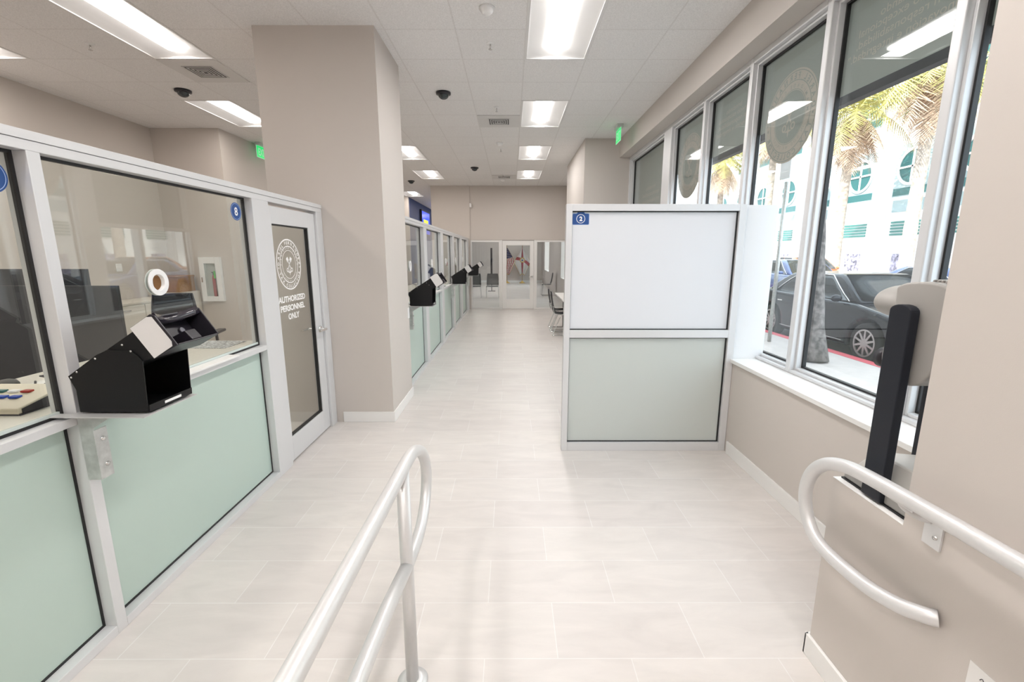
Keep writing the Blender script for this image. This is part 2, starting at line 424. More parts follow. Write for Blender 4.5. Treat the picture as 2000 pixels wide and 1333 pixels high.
S('roof_slab', white_trim, (-6.2, 2.3, -3.7, 26.3, WH, WH + 0.15))
S('baseboard_pillar', white_trim, (-1.655, -1.147, 4.238, 4.25, 0, 0.105), (-1.16, -1.147, 4.25, 5.11, 0, 0.105), bevel=0.003)
S('baseboard_right_ledge', white_trim, (1.790, 1.805, 1.60, 3.53, 0, 0.105), (1.790, 1.805, 3.63, 8.06, 0, 0.105), bevel=0.003)
S('baseboard_right_low', white_trim, (1.221, 1.235, -3.5, 1.612, 0, 0.095), (1.221, 1.790, 1.60, 1.613, 0, 0.095), bevel=0.003)
S('baseboard_right_pier', white_trim, (1.227, 1.24, 8.06, 10.5, 0, 0.105))
S('baseboard_left', white_trim, (-5.55, -5.535, -3.5, 7.44, 0, 0.105), (-5.55, -4.5, 7.425, 7.44, 0, 0.105), (-4.5, -4.485, 7.44, 15.9, 0, 0.105))
S('baseboard_back', white_trim, (-3.5, 1.78, 26.08, 26.1, 0, 0.12))
S('trim_1', white_trim, (1.2345, 1.80, 1.2855, 1.6005, 0.7965, 0.80), bevel=0.002)           # cap of the low wall
S('trim_2', white_trim, (1.785, 2.02, 1.288, 8.055, 0.765, 0.795), bevel=0.003)          # window ledge

# ceiling with openings for the lamps
LAMPS = [(0, -1), (0, -5), (0, -9), (-3, -9), (-3, -13), (-6, -9), (0, 3), (0, 7), (0, 11), (-6, -1), (-6, -5), (-7, 3), (-9, -1), (-4, 7), (-4, 11), (-6, 17), (-4, 23), (-4, 31), (0, 21), (0, 29), (-3, 25), (-7, 9)]  # includes unseen lamps added to brighten the near end and the waiting room
open_cells = set()
for kx, ky in LAMPS:
    open_cells |= {(kx, ky), (kx, ky + 1)}
bm = B(); V = {}
def cv(i, j):
    if (i, j) not in V: V[(i, j)] = bm.verts.new((min(GX0 + TL * i, 1.95), GY0 + TL * j, CEIL))
    return V[(i, j)]
for i in range(-10, 3):
    for j in range(-13, 36):
        if (i, j) in open_cells: continue
        bm.faces.new((cv(i, j), cv(i, j + 1), cv(i + 1, j + 1), cv(i + 1, j)))
struct('ceiling', bm, ceil_m)

# ------------------------------------------------------------------ ceiling fittings
def troffer_parts(r):
    W, Ln, H = TL, TL * 2, 0.075
    bm = B()      # flange + housing, seen from below
    f = 0.022
    for b in ((-W/2, W/2, -Ln/2, -Ln/2 + f, -0.004, 0.006), (-W/2, W/2, Ln/2 - f, Ln/2, -0.004, 0.006), (-W/2, -W/2 + f, -Ln/2 + f, Ln/2 - f, -0.004, 0.006), (W/2 - f, W/2, -Ln/2 + f, Ln/2 - f, -0.004, 0.006)):
        box(bm, *b)
    obj('frame', bm, lamp_white, r, local=True)
    bm = B()      # curved reflector wings, end caps and top
    nx = 10; w = W/2 - f; l0 = Ln/2 - f; l1 = Ln/2 - 0.10
    prof = [(-w + (2*w) * i / nx, 0.004 + H * math.sin(PI * i / nx) ** 0.7) for i in range(nx + 1)]
    rows = []
    for y, s in ((-l0, 0.05), (-l1, 1), (l1, 1), (l0, 0.05)):
        rows.append([bm.verts.new((x, y, 0.002 + (z - 0.002) * s)) for x, z in prof])
    for a, b in zip(rows, rows[1:]):
        for i in range(nx):
            q = bm.faces.new((a[i], a[i+1], b[i+1], b[i])); q.smooth = True
    box(bm, -W/2 + 0.004, W/2 - 0.004, -Ln/2 + 0.004, Ln/2 - 0.004, 0.10, 0.12)
    for b in ((-W/2+.004, -W/2+.012, -Ln/2+.004, Ln/2-.004, 0.006, 0.10), (W/2-.012, W/2-.004, -Ln/2+.004, Ln/2-.004, 0.006, 0.10), (-W/2+.004, W/2-.004, -Ln/2+.004, -Ln/2+.012, 0.006, 0.10), (-W/2+.004, W/2-.004, Ln/2-.012, Ln/2-.004, 0.006, 0.10)):
        box(bm, *b)
    obj('reflector', bm, lamp_white, r, local=True)
    bm = B(); hw = 0.098; L2 = Ln/2 - 0.035; n = 8      # domed lens
    rows = []
    for k in range(13):
        t = k / 12; y = -L2 + 2*L2*t; e = min(1, min(t, 1 - t) * 14); e = math.sqrt(max(0.0, 1 - (1 - e) ** 2))
        rows.append([bm.verts.new((hw * (0.72 + 0.28*e) * math.cos(PI * i / n), y, 0.062 - 0.045 * e * math.sin(PI * i / n))) for i in range(n + 1)])
    for a, b in zip(rows, rows[1:]):
        for i in range(n):
            q = bm.faces.new((a[i], b[i], b[i+1], a[i+1])); q.smooth = True
    obj('lens', bm, lens_m, r, local=True)

LL = {(0, -1): 'recessed ceiling light nearest over the main aisle, cut by the top edge', (0, 3): 'recessed ceiling light over the aisle, second from the front',
      (0, 7): 'recessed ceiling light over the aisle, third from the front, before the exit sign', (0, 11): 'recessed ceiling light over the aisle nearest the back wall',
      (-6, -1): 'large recessed ceiling light over the office beside the square air vent', (-7, 3): 'recessed ceiling light partly hidden by the beige pillar, beside the dark dome camera',
      (-9, -1): 'recessed ceiling light cut off at the left edge over the office', (-4, 7): 'recessed ceiling light just right of the beige pillar over the far counters',
      (-4, 11): 'small recessed ceiling light over the far counters, behind the one touching the pillar', (-6, 17): 'distant ceiling light seen as a thin strip beside the pillar',
      (0, -5): 'unseen ceiling light added over the loop of the middle handrail', (0, -9): 'unseen ceiling light added above the start of the aisle between the handrails',
      (-3, -9): 'unseen ceiling light added between the aisle and office rows, above the counter start', (-3, -13): 'unseen ceiling light added nearest the rear wall between the aisle and office rows',
      (-6, -9): 'unseen ceiling light added at the near end of the office row', (-6, -5): 'unseen ceiling light added over the office beside the keypad window',
      (-7, 9): 'recessed ceiling light over the office wall beyond the exit sign', (-4, 23): 'unseen ceiling light added over the left side of the waiting room, before the chair pair',
      (-4, 31): 'unseen ceiling light added over the far left corner of the waiting room', (0, 21): 'unseen ceiling light added just inside the glass door of the waiting room',
      (0, 29): 'unseen ceiling light added in front of the two standing flags', (-3, 25): 'unseen ceiling light added above the tall black stand'}
t0 = None
for kx, ky in LAMPS:
    loc = (GX0 + TL * (kx + 0.5), GY0 + TL * (ky + 1), CEIL)
    lab = LL.get((kx, ky), 'recessed ceiling light with a domed lens, out of the picture')
    if t0 is None:
        t0 = thing('ceiling_light', lab, 'ceiling light', loc, 'recessed ceiling lights'); troffer_parts(t0)
    else: dup(t0, loc, lab)

def lamp_light(name, watts, col=(1.0, 0.965, 0.945)):
    d = bpy.data.lights.new(name, 'AREA'); d.shape = 'RECTANGLE'; d.size = .19; d.size_y = 1.14
    d.energy = watts; d.color = col; return d
AISLE, AISLE_BACK, OFFICE = lamp_light('aisle_lamp', 14.8), lamp_light('aisle_back_lamp', 9.5), lamp_light('office_lamp', 6.8, (1.0, .885, .785))
for kx, ky in LAMPS:                    # the light of each lamp, just under its lens
    d = (AISLE if ky < 3 else AISLE_BACK) if kx in (0, -3) else OFFICE
    lo = bpy.data.objects.new('ceiling_lamp', d); COL.objects.link(lo)
    lo.location = (GX0 + TL * (kx + 0.5), GY0 + TL * (ky + 1), CEIL + .014)

def vent_parts(r):
    bm = B(); w = TL/2 - 0.008
    box(bm, -w, w, -w, w, -0.008, 0.0); obj('face_plate', bm, pbr_plate, r, local=True)
    bm = B(); box(bm, -0.155, 0.155, -0.155, 0.155, -0.0095, -0.0085); obj('dark_core', bm, black_rubber, r, local=True)
    bm = B()
    for k in range(5):
        a = 0.155 - k * 0.03; b = a - 0.014; z = -0.012 - 0.001 * k
        for q in ((-a, a, -a, -b), (-a, a, b, a), (-a, -b, -b, b), (b, a, -b, b)): box(bm, *q, z, z + 0.002)
    obj('louvre_rings', bm, alu_grey, r, local=True)
pbr_plate = pbr('vent_white', (0.66, 0.65, 0.64), 0.5)
v0 = None
for kx, ky, lab in ((-6, 1, 'square ceiling air vent over the office beside the large light'), (-1, 4, 'square ceiling air vent over the aisle beside the second light'), (-1, 12, 'square ceiling air vent near the back wall beside the farthest aisle light')):
    loc = (GX0 + TL * (kx + 0.5), GY0 + TL * (ky + 0.5), CEIL)
    if v0 is None: v0 = thing('ceiling_vent', lab, 'air vent', loc, 'ceiling air vents'); vent_parts(v0)
    else: dup(v0, loc, lab)

c0 = None
for x, y, lab in ((-0.81, 5.87, 'black dome camera on the ceiling over the aisle, right of the pillar top'), (-3.87, 5.80, 'black dome camera on the office ceiling, left of the pillar'), (-0.82, 10.68, 'small black dome camera near the back wall over the aisle'), (-2.65, 12.57, 'small black dome camera over the far counters beside the pillar')):
    if c0 is None:
        c0 = thing('ceiling_dome_camera', lab, 'security camera', (x, y, CEIL), 'ceiling dome cameras')
        bm = B(); lathe(bm, (0, 0, 0), [(0, 0), (0.088, 0), (0.088, -0.022), (0.07, -0.03), (0, -0.03)]); obj('housing', bm, black_plastic, c0, local=True)
        bm = B(); lathe(bm, (0, 0, -0.028), [(0.064, 0)] + [(0.064 * math.cos(i * PI / 14), -0.05 * math.sin(i * PI / 14)) for i in range(1, 7)] + [(0, -0.05)]); obj('dome', bm, car_glass, c0, local=True)
    else: dup(c0, (x, y, CEIL), lab)

s0 = None
for x, y, lab in ((-0.19, 4.58, 'small ceiling sprinkler head over the aisle, left of the nearest light'), (-3.87, 4.60, 'small ceiling sprinkler head over the office, left of the large light'), (-0.19, 6.43, 'small ceiling sprinkler head just before the aisle air vent'), (-0.19, 8.81, 'tiny ceiling sprinkler head behind the hanging smoke detector'), (-0.2, 11.6, 'tiny ceiling sprinkler head near the far air vent')):
    if s0 is None:
        s0 = thing('ceiling_sprinkler', lab, 'sprinkler', (x, y, CEIL), 'ceiling sprinkler heads')
        bm = B(); lathe(bm, (0, 0, 0), [(0, 0), (0.036, 0), (0.034, -0.006), (0.012, -0.010), (0, -0.010)], seg=16); obj('cover_ring', bm, white_plastic, s0, local=True)
        bm = B(); cyl(bm, (0, 0, -0.008), (0, 0, -0.05), 0.007, seg=10); cyl(bm, (0, 0, -0.05), (0, 0, -0.053), 0.018, seg=12); obj('deflector', bm, steel, s0, local=True)
    else: dup(s0, (x, y, CEIL), lab)

d0 = None
for x, y, lab in ((-0.19, 3.97, 'round white ceiling detector at the top edge, left of the nearest light'), (-0.20, 8.38, 'white cone smoke detector hanging from the aisle ceiling'), (-0.22, 12.40, 'tiny white ceiling detector at the back wall')):
    if d0 is None:
        d0 = thing('smoke_detector', lab, 'smoke detector', (x, y, CEIL), 'ceiling detectors')
        bm = B(); lathe(bm, (0, 0, 0), [(0, 0), (0.062, 0), (0.062, -0.012), (0, -0.012)]); obj('base', bm, white_plastic, d0, local=True)
        bm = B(); lathe(bm, (0, 0, -0.012), [(0.052, 0), (0.046, -0.02), (0.03, -0.034), (0, -0.036)]); obj('cap', bm, white_plastic, d0, local=True)
    else: dup(d0, (x, y, CEIL), lab)

def exit_sign(x, y0, y1, z0, z1, lab, sgn):
    r = thing('exit_sign', lab, 'exit sign', (x, (y0 + y1) / 2, z1), 'green exit signs')
    part_box('canopy', r, alu_grey, x - 0.045, x + 0.045, y0 + 0.05, y1 - 0.05, z1, CEIL, bevel=0.004)
    part_box('sign_panel', r, [exit_face], x - 0.004, x + 0.004, y0, y1, z0, z1)
    bm = B()
    box(bm, x + sgn * 0.004, x + sgn * 0.0055, y0 + .008, y1 - .008, z0 + .01, z1 - .008, 0)
    u = (0, -1, 0) if sgn > 0 else (0, -1, 0)
    M = frame((x + sgn * 0.0062, (y0 + y1) / 2, (z0 + z1) / 2), (0, sgn, 0), (0, 0, 1))
    text(bm, 'EXIT', M, (z1 - z0) * 0.62, 1, 0.03, (y1 - y0) * 0.72)
    obj('lettering', bm, [exit_green, exit_face], r)
exit_sign(1.62, 7.12, 7.43, 3.285, 3.475, 'green exit sign hanging from the ceiling in front of the windows', -1)
exit_sign(-4.38, 8.26, 8.60, 3.275, 3.475, 'green exit sign at the office ceiling, cut by the pillar', 1)

# ------------------------------------------------------------------ glazed service counters
def pane_hole(bm, X, t, y0, y1, z0, z1, cy, cz, r, n=48):
    angs = sorted(set([2 * PI * i / n for i in range(n)] + [math.atan2(z - cz, y - cy) % (2 * PI) for y in (y0, y1) for z in (z0, z1)]))
    def outer(a):
        c, s = math.cos(a), math.sin(a); k = 1e9
        if c > 1e-9: k = min(k, (y1 - cy) / c)
        if c < -1e-9: k = min(k, (y0 - cy) / c)
        if s > 1e-9: k = min(k, (z1 - cz) / s)
        if s < -1e-9: k = min(k, (z0 - cz) / s)
        return cy + c * k, cz + s * k
    R = []
    for x in (X, X - t):
        R.append(([bm.verts.new((x, cy + r * math.cos(a), cz + r * math.sin(a))) for a in angs], [bm.verts.new((x, *outer(a))) for a in angs]))
    m = len(angs)
    for i in range(m):
        j = (i + 1) % m
        for q in ((R[0][0][i], R[0][1][i], R[0][1][j], R[0][0][j]), (R[1][0][j], R[1][1][j], R[1][1][i], R[1][0][i]), (R[0][1][i], R[1][1][i], R[1][1][j], R[0][1][j]), (R[0][0][j], R[1][0][j], R[1][0][i], R[0][0][i])):
            bm.faces.new(q)

def gasket(bm, X0, X1, y0, y1, z0, z1, w):
    for b in ((y0, y1, z0, z0 + w), (y0, y1, z1 - w, z1), (y0, y0 + w, z0 + w, z1 - w), (y1 - w, y1, z0 + w, z1 - w)):
        box(bm, X0, X1, *b)

def badge(bm, M, r, digit):
    T = lambda k: M @ Matrix.Translation((0, 0, k * 0.0005))
    disc(bm, T(0), r, 0.0005, 40, 0); ring(bm, T(1.2), r * 0.86, r * 0.90, 0.0004, 40, 1)
    if digit: text(bm, digit, T(3), r * 0.92, 2, 0.022)

def counter(name, label, FX, ya, yb, posts, bays, holes, badges, trays, header_to=None):
    """posts: (y0,y1); bays: (y0,y1); each bay has clear glass above the mid rail and frosted glass below"""
    r = thing(name, label, 'counter partition', (FX - 0.05, (ya + yb) / 2, 0))
    BK = FX - 0.10
    for p in posts: part_box('post', r, alu, BK, FX, p[0], p[1], 0.0 if p[0] > 0 else 0, 2.0, bevel=0.002)
    part_box('top_rail', r, alu, (BK - 0.004, FX + 0.004, ya, yb, 2.037, 2.07), (BK, FX, ya, yb, 2.0, 2.0355), bevel=0.002)
    mid = []; bot = []
    for b in bays: mid.append((BK, FX - 0.0005, b[0], b[1], 0.972, 1.006)); bot.append((BK, FX - 0.0005, b[0], b[1], 0.0, 0.042))
    part_box('mid_rail', r, alu, *mid, bevel=0.002) if len(mid) > 1 else part_box('mid_rail', r, alu, *mid[0], bevel=0.002)
    part_box('bottom_rail', r, alu, *bot, bevel=0.002)
    GX = FX - 0.055
    for i, b in enumerate(bays):
        bm = B(); gasket(bm, GX - 0.014, GX + 0.004, b[0], b[1], 1.006, 2.0, 0.011); gasket(bm, GX - 0.014, GX + 0.004, b[0], b[1], 0.042, 0.972, 0.010)
        obj('gasket', bm, black_rubber, r)
        bm = B(); h = holes[i]
        if h: pane_hole(bm, GX, 0.008, b[0] + .006, b[1] - .006, 1.010, 1.995, h[0], h[1], h[2])
        else: box(bm, GX - 0.008, GX, b[0] + .006, b[1] - .006, 1.010, 1.995)
        g = obj('glass_pane', bm, glass, r)
        if h:
            bm = B(); M = frame((GX - 0.022, h[0], h[1]), (0, 1, 0), (0, 0, 1)); ring(bm, M @ Matrix.Translation((0, 0, .008)), h[2] - 0.002, h[2] + 0.004, 0.018, 48)
            ring(bm, M @ Matrix.Translation((0, 0, 0.0225)), h[2] - 0.002, h[3], 0.007, 48); ring(bm, M @ Matrix.Translation((0, 0, 0.008)), h[2] - 0.002, h[3], 0.005, 48)
            obj('speak_hole_ring', bm, white_plastic, g, bevel=0.002, label='white ring around the speak hole')
        if badges[i]:
            bm = B(); y, z, rr, dg = badges[i]; badge(bm, frame((GX + 0.0008, y, z), (0, 1, 0), (0, 0, 1)), rr, dg)
            obj('number_sticker', bm, [blue_vinyl, blue_mid, white_vinyl], g, label='round blue number sticker')
        bm = B(); box(bm, GX - 0.010, GX + 0.001, b[0] + .011, b[1] - .011, 1.0165, 1.030)
        obj('pane_edge', bm, edge_m, r)
        bm = B(); box(bm, GX - 0.010, GX, b[0] + .006, b[1] - .006, 0.046, 0.968); obj('frosted_panel', bm, mint, r)
        if trays[i]:
            bm = B(); box(bm, GX + 0.002, FX + 0.022, trays[i][0], trays[i][1], 1.0065, 1.018); obj('pass_through_shelf', bm, [white_trim], r, bevel=0.003)
    return r
edge_m = pbr('polished_glass_edge', (0.66, 0.73, 0.70), 0.2)

near = counter('service_counter_partition', 'white framed glass service counter partition with mint frosted lower panels, nearest the camera', -1.72, 0.28, 4.245,
        [(0.28, 0.33), (1.703, 1.752), (3.12, 3.325), (4.125, 4.245)], [(0.33, 1.703), (1.752, 3.12)],
        [(0.95, 1.497, 0.042, 0.066), (2.286, 1.497, 0.042, 0.066)], [(1.617, 1.902, 0.058, None), (3.02, 1.905, 0.056, '8')], [None, (1.995, 2.76)])
P = [5.102, 6.57, 8.14, 9.76, 11.30, 12.95]; PE = [5.15, 6.80, 8.42, 10.05, 11.60, 13.418]
bays = [(PE[i], P[i + 1]) for i in range(5)]
far = counter('service_counter_partition', 'white framed glass service counter partition running along the aisle behind the beige pillar', -1.24, 5.102, 13.418,
        list(zip(P, PE)), bays, [((a + b) / 2, 1.48, 0.042, 0.068) for a, b in bays], [None] * 5, [(a + .5, b - .3) for a, b in bays])
far['group'] = near['group'] = 'glass service counters'

# staff door in the near partition
d = thing('door_1', 'white framed glass staff door lettered for authorized personnel, beside the pillar', 'door', (-1.76, 3.73, 0), kind='structure')
LX = -1.74
part_box('leaf_frame', d, alu, (LX - .045, LX, 3.332, 3.385, 0.012, 1.978), (LX - .045, LX, 3.985, 4.119, 0.012, 1.978), (LX - .045, LX, 3.385, 3.985, 0.012, 0.208), (LX - .045, LX, 3.385, 3.985, 1.853, 1.978), bevel=0.002)
bm = B(); gasket(bm, LX - .036, LX - .008, 3.385, 3.985, 0.208, 1.853, 0.010); obj('gasket', bm, black_rubber, d)
bm = B(); box(bm, LX - .028, LX - .020, 3.39, 3.98, 0.212, 1.849); dg_ = obj('glass_pane', bm, glass, d)
bm = B(); seal(bm, frame((LX - .0192, 3.633, 1.553), (0, 1, 0), (0, 0, 1)), 0.198, None, 0, 0); obj('seal_decal', bm, [white_vinyl], dg_, label='white round office seal')
bm = B()
for s, z, w in (('AUTHORIZED', 1.286, 0.445), ('PERSONNEL', 1.216, 0.405), ('ONLY', 1.147, 0.185)):
    text(bm, s, frame((LX - .0190, 3.637, z), (0, 1, 0), (0, 0, 1)), 0.048, 0, 0.035, w)
obj('lettering', bm, [white_vinyl], dg_, label='white lettering')
bm = B()
for s in (1, -1):
    x0 = LX if s > 0 else LX - .045
    cyl(bm, (x0, 4.055, 0.965), (x0 + s * 0.012, 4.055, 0.965), 0.027, seg=24); cyl(bm, (x0, 4.055, 0.965), (x0 + s * 0.062, 4.055, 0.965), 0.011)
    tube(bm, spline([(x0 + s * .058, 4.06, 0.965), (x0 + s * .062, 4.02, 0.966), (x0 + s * .058, 3.97, 0.966), (x0 + s * .054, 3.93, 0.966)], 4), 0.010)
obj('lever_handle', bm, chrome, d, label='chrome lever handle')

# photo booth partition
bt = thing('photo_booth_partition', 'white partition with camera sign, white upper panel and frosted lower panel, standing across from the counter', 'partition', (1.11, 3.60, 0))
FY = 3.573
for a, b in ((0.422, 0.469), (1.748, 1.803)): part_box('post', bt, alu, a, b, FY, FY + .062, 0, 2.01, bevel=0.002)
part_box('top_rail', bt, alu, 0.469, 1.748, FY + .0005, FY + .06, 1.959, 2.0095, bevel=0.002)
part_box('mid_rail', bt, alu, 0.469, 1.748, FY + .0005, FY + .06, 0.971, 1.034, bevel=0.002)
part_box('bottom_rail', bt, alu, 0.469, 1.748, FY + .0005, FY + .06, 0.0, 0.073, bevel=0.002)
bm = B()
for z0, z1 in ((1.034, 1.959), (0.073, 0.971)):
    for b in ((0.469, 1.748, z0, z0 + .008), (0.469, 1.748, z1 - .008, z1), (0.469, 0.473, z0, z1), (1.737, 1.748, z0, z1)):
        box(bm, b[0], b[1], FY + .022, FY + .034, b[2], b[3])
obj('gasket', bm, black_rubber, bt)
bm = B(); box(bm, .472, 1.745, FY + .028, FY + .036, 1.037, 1.956); up = obj('white_panel', bm, backdrop_m, bt)
bm = B(); box(bm, .472, 1.745, FY + .028, FY + .036, 0.076, 0.968); obj('frosted_panel', bm, frost, bt)
bm = B(); e = 0.0006; cx, cz = 0.537, 1.907
M = frame((cx, FY + .0275, cz), (1, 0, 0), (0, 0, 1))
def cam_outline(w, h, hump):
    P = []
    for sx, sy, a0 in ((1, -1, -90), (1, 1, 0)):
        for k in range(5):
            a = math.radians(a0 + 90 * k / 4); P.append((sx * (w - .008) + .008 * math.cos(a), sy * (h - .008) - .008 + .008 * math.sin(a), 0))
    P += [(w * .50, h - .007, 0), (w * .33, h + hump - .010, 0), (w * .25, h + hump - .007, 0), (-w * .25, h + hump - .007, 0), (-w * .33, h + hump - .010, 0), (-w * .50, h - .007, 0)]
    for sx, sy, a0 in ((-1, 1, 90), (-1, -1, 180)):
        for k in range(5):
            a = math.radians(a0 + 90 * k / 4); P.append((sx * (w - .008) + .008 * math.cos(a), sy * (h - .008) - .008 + .008 * math.sin(a), 0))
    return P
prism(bm, cam_outline(0.066, 0.043, 0.018), (0, 0, e), 1, M)
prism(bm, cam_outline(0.063, 0.040, 0.018), (0, 0, e), 0, M @ Matrix.Translation((0, 0, e)))
ring(bm, M @ Matrix.Translation((0, -.005, 2 * e)), 0.030, 0.034, e, 40, 2)
text(bm, '2', M @ Matrix.Translation((0.001, -.005, 3 * e)), 0.034, 2, 0.045)
obj('number_sticker', bm, [blue_vinyl, blue_mid, white_vinyl], up, label='blue camera shaped sticker with number')
bm = B(); box(bm, 1.8035, 2.055, 3.600, 3.609, 0.796, 2.005); obj('filler_panel', bm, clear_white, bt, label='opal white filler panel beside the window')

# ------------------------------------------------------------------ glass door and glazing at the back
YB = 13.5
g = thing('door_2', 'white framed glass door at the end of the aisle with flags behind it', 'door', (0.2, YB, 0), kind='structure')
part_box('door_jamb', g, white_trim, (-.315, -.262, YB - .04, YB + .06, 0, 2.02), (.668, .715, YB - .04, YB + .06, 0, 2.02), bevel=0.003)
part_box('leaf_frame', g, white_trim, (-.255, -.14, YB - .02, YB + .03, .01, 2.0), (.55, .662, YB - .02, YB + .03, .01, 2.0), (-.14, .55, YB - .02, YB + .03, .01, .30), (-.14, .55, YB - .02, YB + .03, 1.87, 2.0), bevel=0.003)
part_box('glass_pane', g, glass, -.145, .555, YB, YB + .008, .295, 1.875)
bm = B(); cyl(bm, (.62, YB - .02, 0.96), (.62, YB - .08, 0.96), .012); tube(bm, [(.62, YB - .075, .96), (.5, YB - .075, .96)], .011); cyl(bm, (.62, YB - .02, .96), (.62, YB - .03, .96), .03)
obj('lever_handle', bm, chrome, g)
for k, (a, b, lab) in enumerate(((-1.19, -.315, 0), (.715, 1.80, 1))):
    w = thing('window_%d' % (7 + k), None, None, ((a + b) / 2, YB, 0), kind='structure')
    part_box('frame', w, white_trim, (a, b, YB - .03, YB + .05, 1.965, 2.02), (a, b, YB - .03, YB + .05, 0, .05), (a, a + .045, YB - .03, YB + .05, .05, 1.965), (b - .045, b, YB - .03, YB + .05, .05, 1.965), bevel=0.003)
    part_box('glass_pane', w, glass, a + .04, b - .04, YB, YB + .008, .045, 1.97)

# ------------------------------------------------------------------ street windows
WX0, GXW = 2.0, 2.085
mull = [(1.285, 1.33), (2.222, 2.276), (3.150, 3.200), (4.092, 4.142), (5.018, 5.070), (6.02, 6.30), (8.02, 8.06)]
ZB, ZT = 0.83, 3.165
def mirror_frame(o): return Matrix(((0, 0, -1, o[0]), (1, 0, 0, o[1]), (0, 1, 0, o[2]), (0, 0, 0, 1)))
words_es = ['comunidad, unidos', '"Trabajamos por nuestra', 'por bien, bien por bien', 'brindando', 'servicio excepcional', 'con responsabilidad,', 'innovación e integridad."']
for i in range(6):
    a, b = mull[i][1], mull[i + 1][0]
    w = thing('window_%d' % (i + 1), None, None, (2.06, (a + b) / 2, 0.8), kind='structure')
    m0, m1 = mull[i + 1]
    fr = [(WX0, 2.12, m0, m1, 0.795, 3.225), (WX0, 2.12, a, b, 0.795, ZB - .012), (WX0, 2.12, a, b, ZT + .01, 3.225)]
    if i == 5: fr += [(WX0, 2.12, a, b, 2.0, 2.05), (WX0, 2.12, 6.93, 7.0, .8, 2.0)]
    if i == 0: fr.append((WX0, 2.12, mull[0][0], mull[0][1], 0.795, 3.225))
    part_box('frame', w, alu, *fr, bevel=0.006)
    part_box('stop_bead', w, alu, (WX0 + .035, 2.10, a, a + .018, ZB - .012, ZT + .01), (WX0 + .035, 2.10, b - .018, b, ZB - .012, ZT + .01), (WX0 + .035, 2.10, a + .018, b - .018, ZB - .012, ZB + .006), (WX0 + .035, 2.10, a + .018, b - .018, ZT - .008, ZT + .01), bevel=0.003)
    bm = B(); gasket(bm, GXW - .012, GXW + .014, a + .018, b - .018, ZB + .006, ZT - .008, 0.012); obj('gasket', bm, black_rubber, w)
    bm = B(); box(bm, GXW, GXW + .008, a + .02, b - .02, ZB + .008, ZT - .01); gp = obj('glass_pane', bm, glass_win, w)
    zf = 2.615 if i < 5 else 2.04
    bm = B(); box(bm, GXW + .0105, GXW + .012, a + .022, b - .022, zf, ZT - .012)
    obj('window_film', bm, film_m, gp)
    cy = (a + b) / 2
    if i in (2, 4):
        R = 0.325 if i == 2 else 0.36
        bm = B(); seal(bm, mirror_frame((GXW + .0103, 3.655 if i == 2 else 5.60, 2.645), ), R, 0, 1, 1)
        obj('seal_decal', bm, [film_text, film_m], gp, label='beige round office seal seen from behind')
    elif i in (1, 3):
        bm = B()
        for k, s in enumerate(words_es[3:]):
            text(bm, s, mirror_frame((GXW + .0100, cy + (0.0), 2.985 - k * 0.062)), 0.043, 0, 0.0, {0: .30, 1: .60, 2: .62, 3: .74}[k])
        obj('lettering', bm, [film_text], gp, label='beige lettering seen from behind')
    elif i == 5:
        bm = B()
        for k, s in enumerate(words_es[3:]):
            text(bm, s, mirror_frame((GXW + .0100, 7.1, 2.62 - k * 0.10)), 0.06, 0, 0.0, {0: .45, 1: .80, 2: .85, 3: 1.0}[k])
        obj('lettering', bm, [film_text], gp, label='beige lettering seen from behind')
bm = B(); box(bm, 2.24, 2.30, 1.0, 6.2, 2.628, 2.76)
tag(obj('window_awning', bm, awning_m), 'dark awning edge hanging outside along the street windows', 'awning')

# ------------------------------------------------------------------ vision testers on their brackets
PZ = 1.0075; PP = 1.0185
def bracket(label):
    r = thing('shelf_bracket', label, 'bracket', (-1.72, 1.73, 0.735), 'steel shelf brackets')
    bm = B(); prism(bm, [(-1.774, 1.648, PP), (-1.408, 1.648, PP), (-1.408, 1.945, PP), (-1.718, 1.945, PP), (-1.718, 1.69, PP), (-1.774, 1.69, PP)], (0, 0, 0.003)); obj('shelf_plate', bm, alu_grey, r)
    bm = B(); box(bm, -1.7185, -1.664, 1.699, 1.7035, 0.735, PP - .0005); box(bm, -1.668, -1.664, 1.7035, 1.758, 0.735, 0.945)
    prism(bm, [(-1.664, 1.699, 0.955), (-1.664, 1.699, PP - .0005), (-1.56, 1.699, PP - .0005)], (0, 0.004, 0)); obj('angle_iron', bm, galv, r)
    for z in (0.79, 0.90):
        bm = B(); lathe(bm, (-1.664, 1.735, z), [(0.010, 0), (0.009, 0.004), (0.004, 0.007), (0, 0.0075)], 'X', 14); obj('bolt', bm, steel, r)
    return r
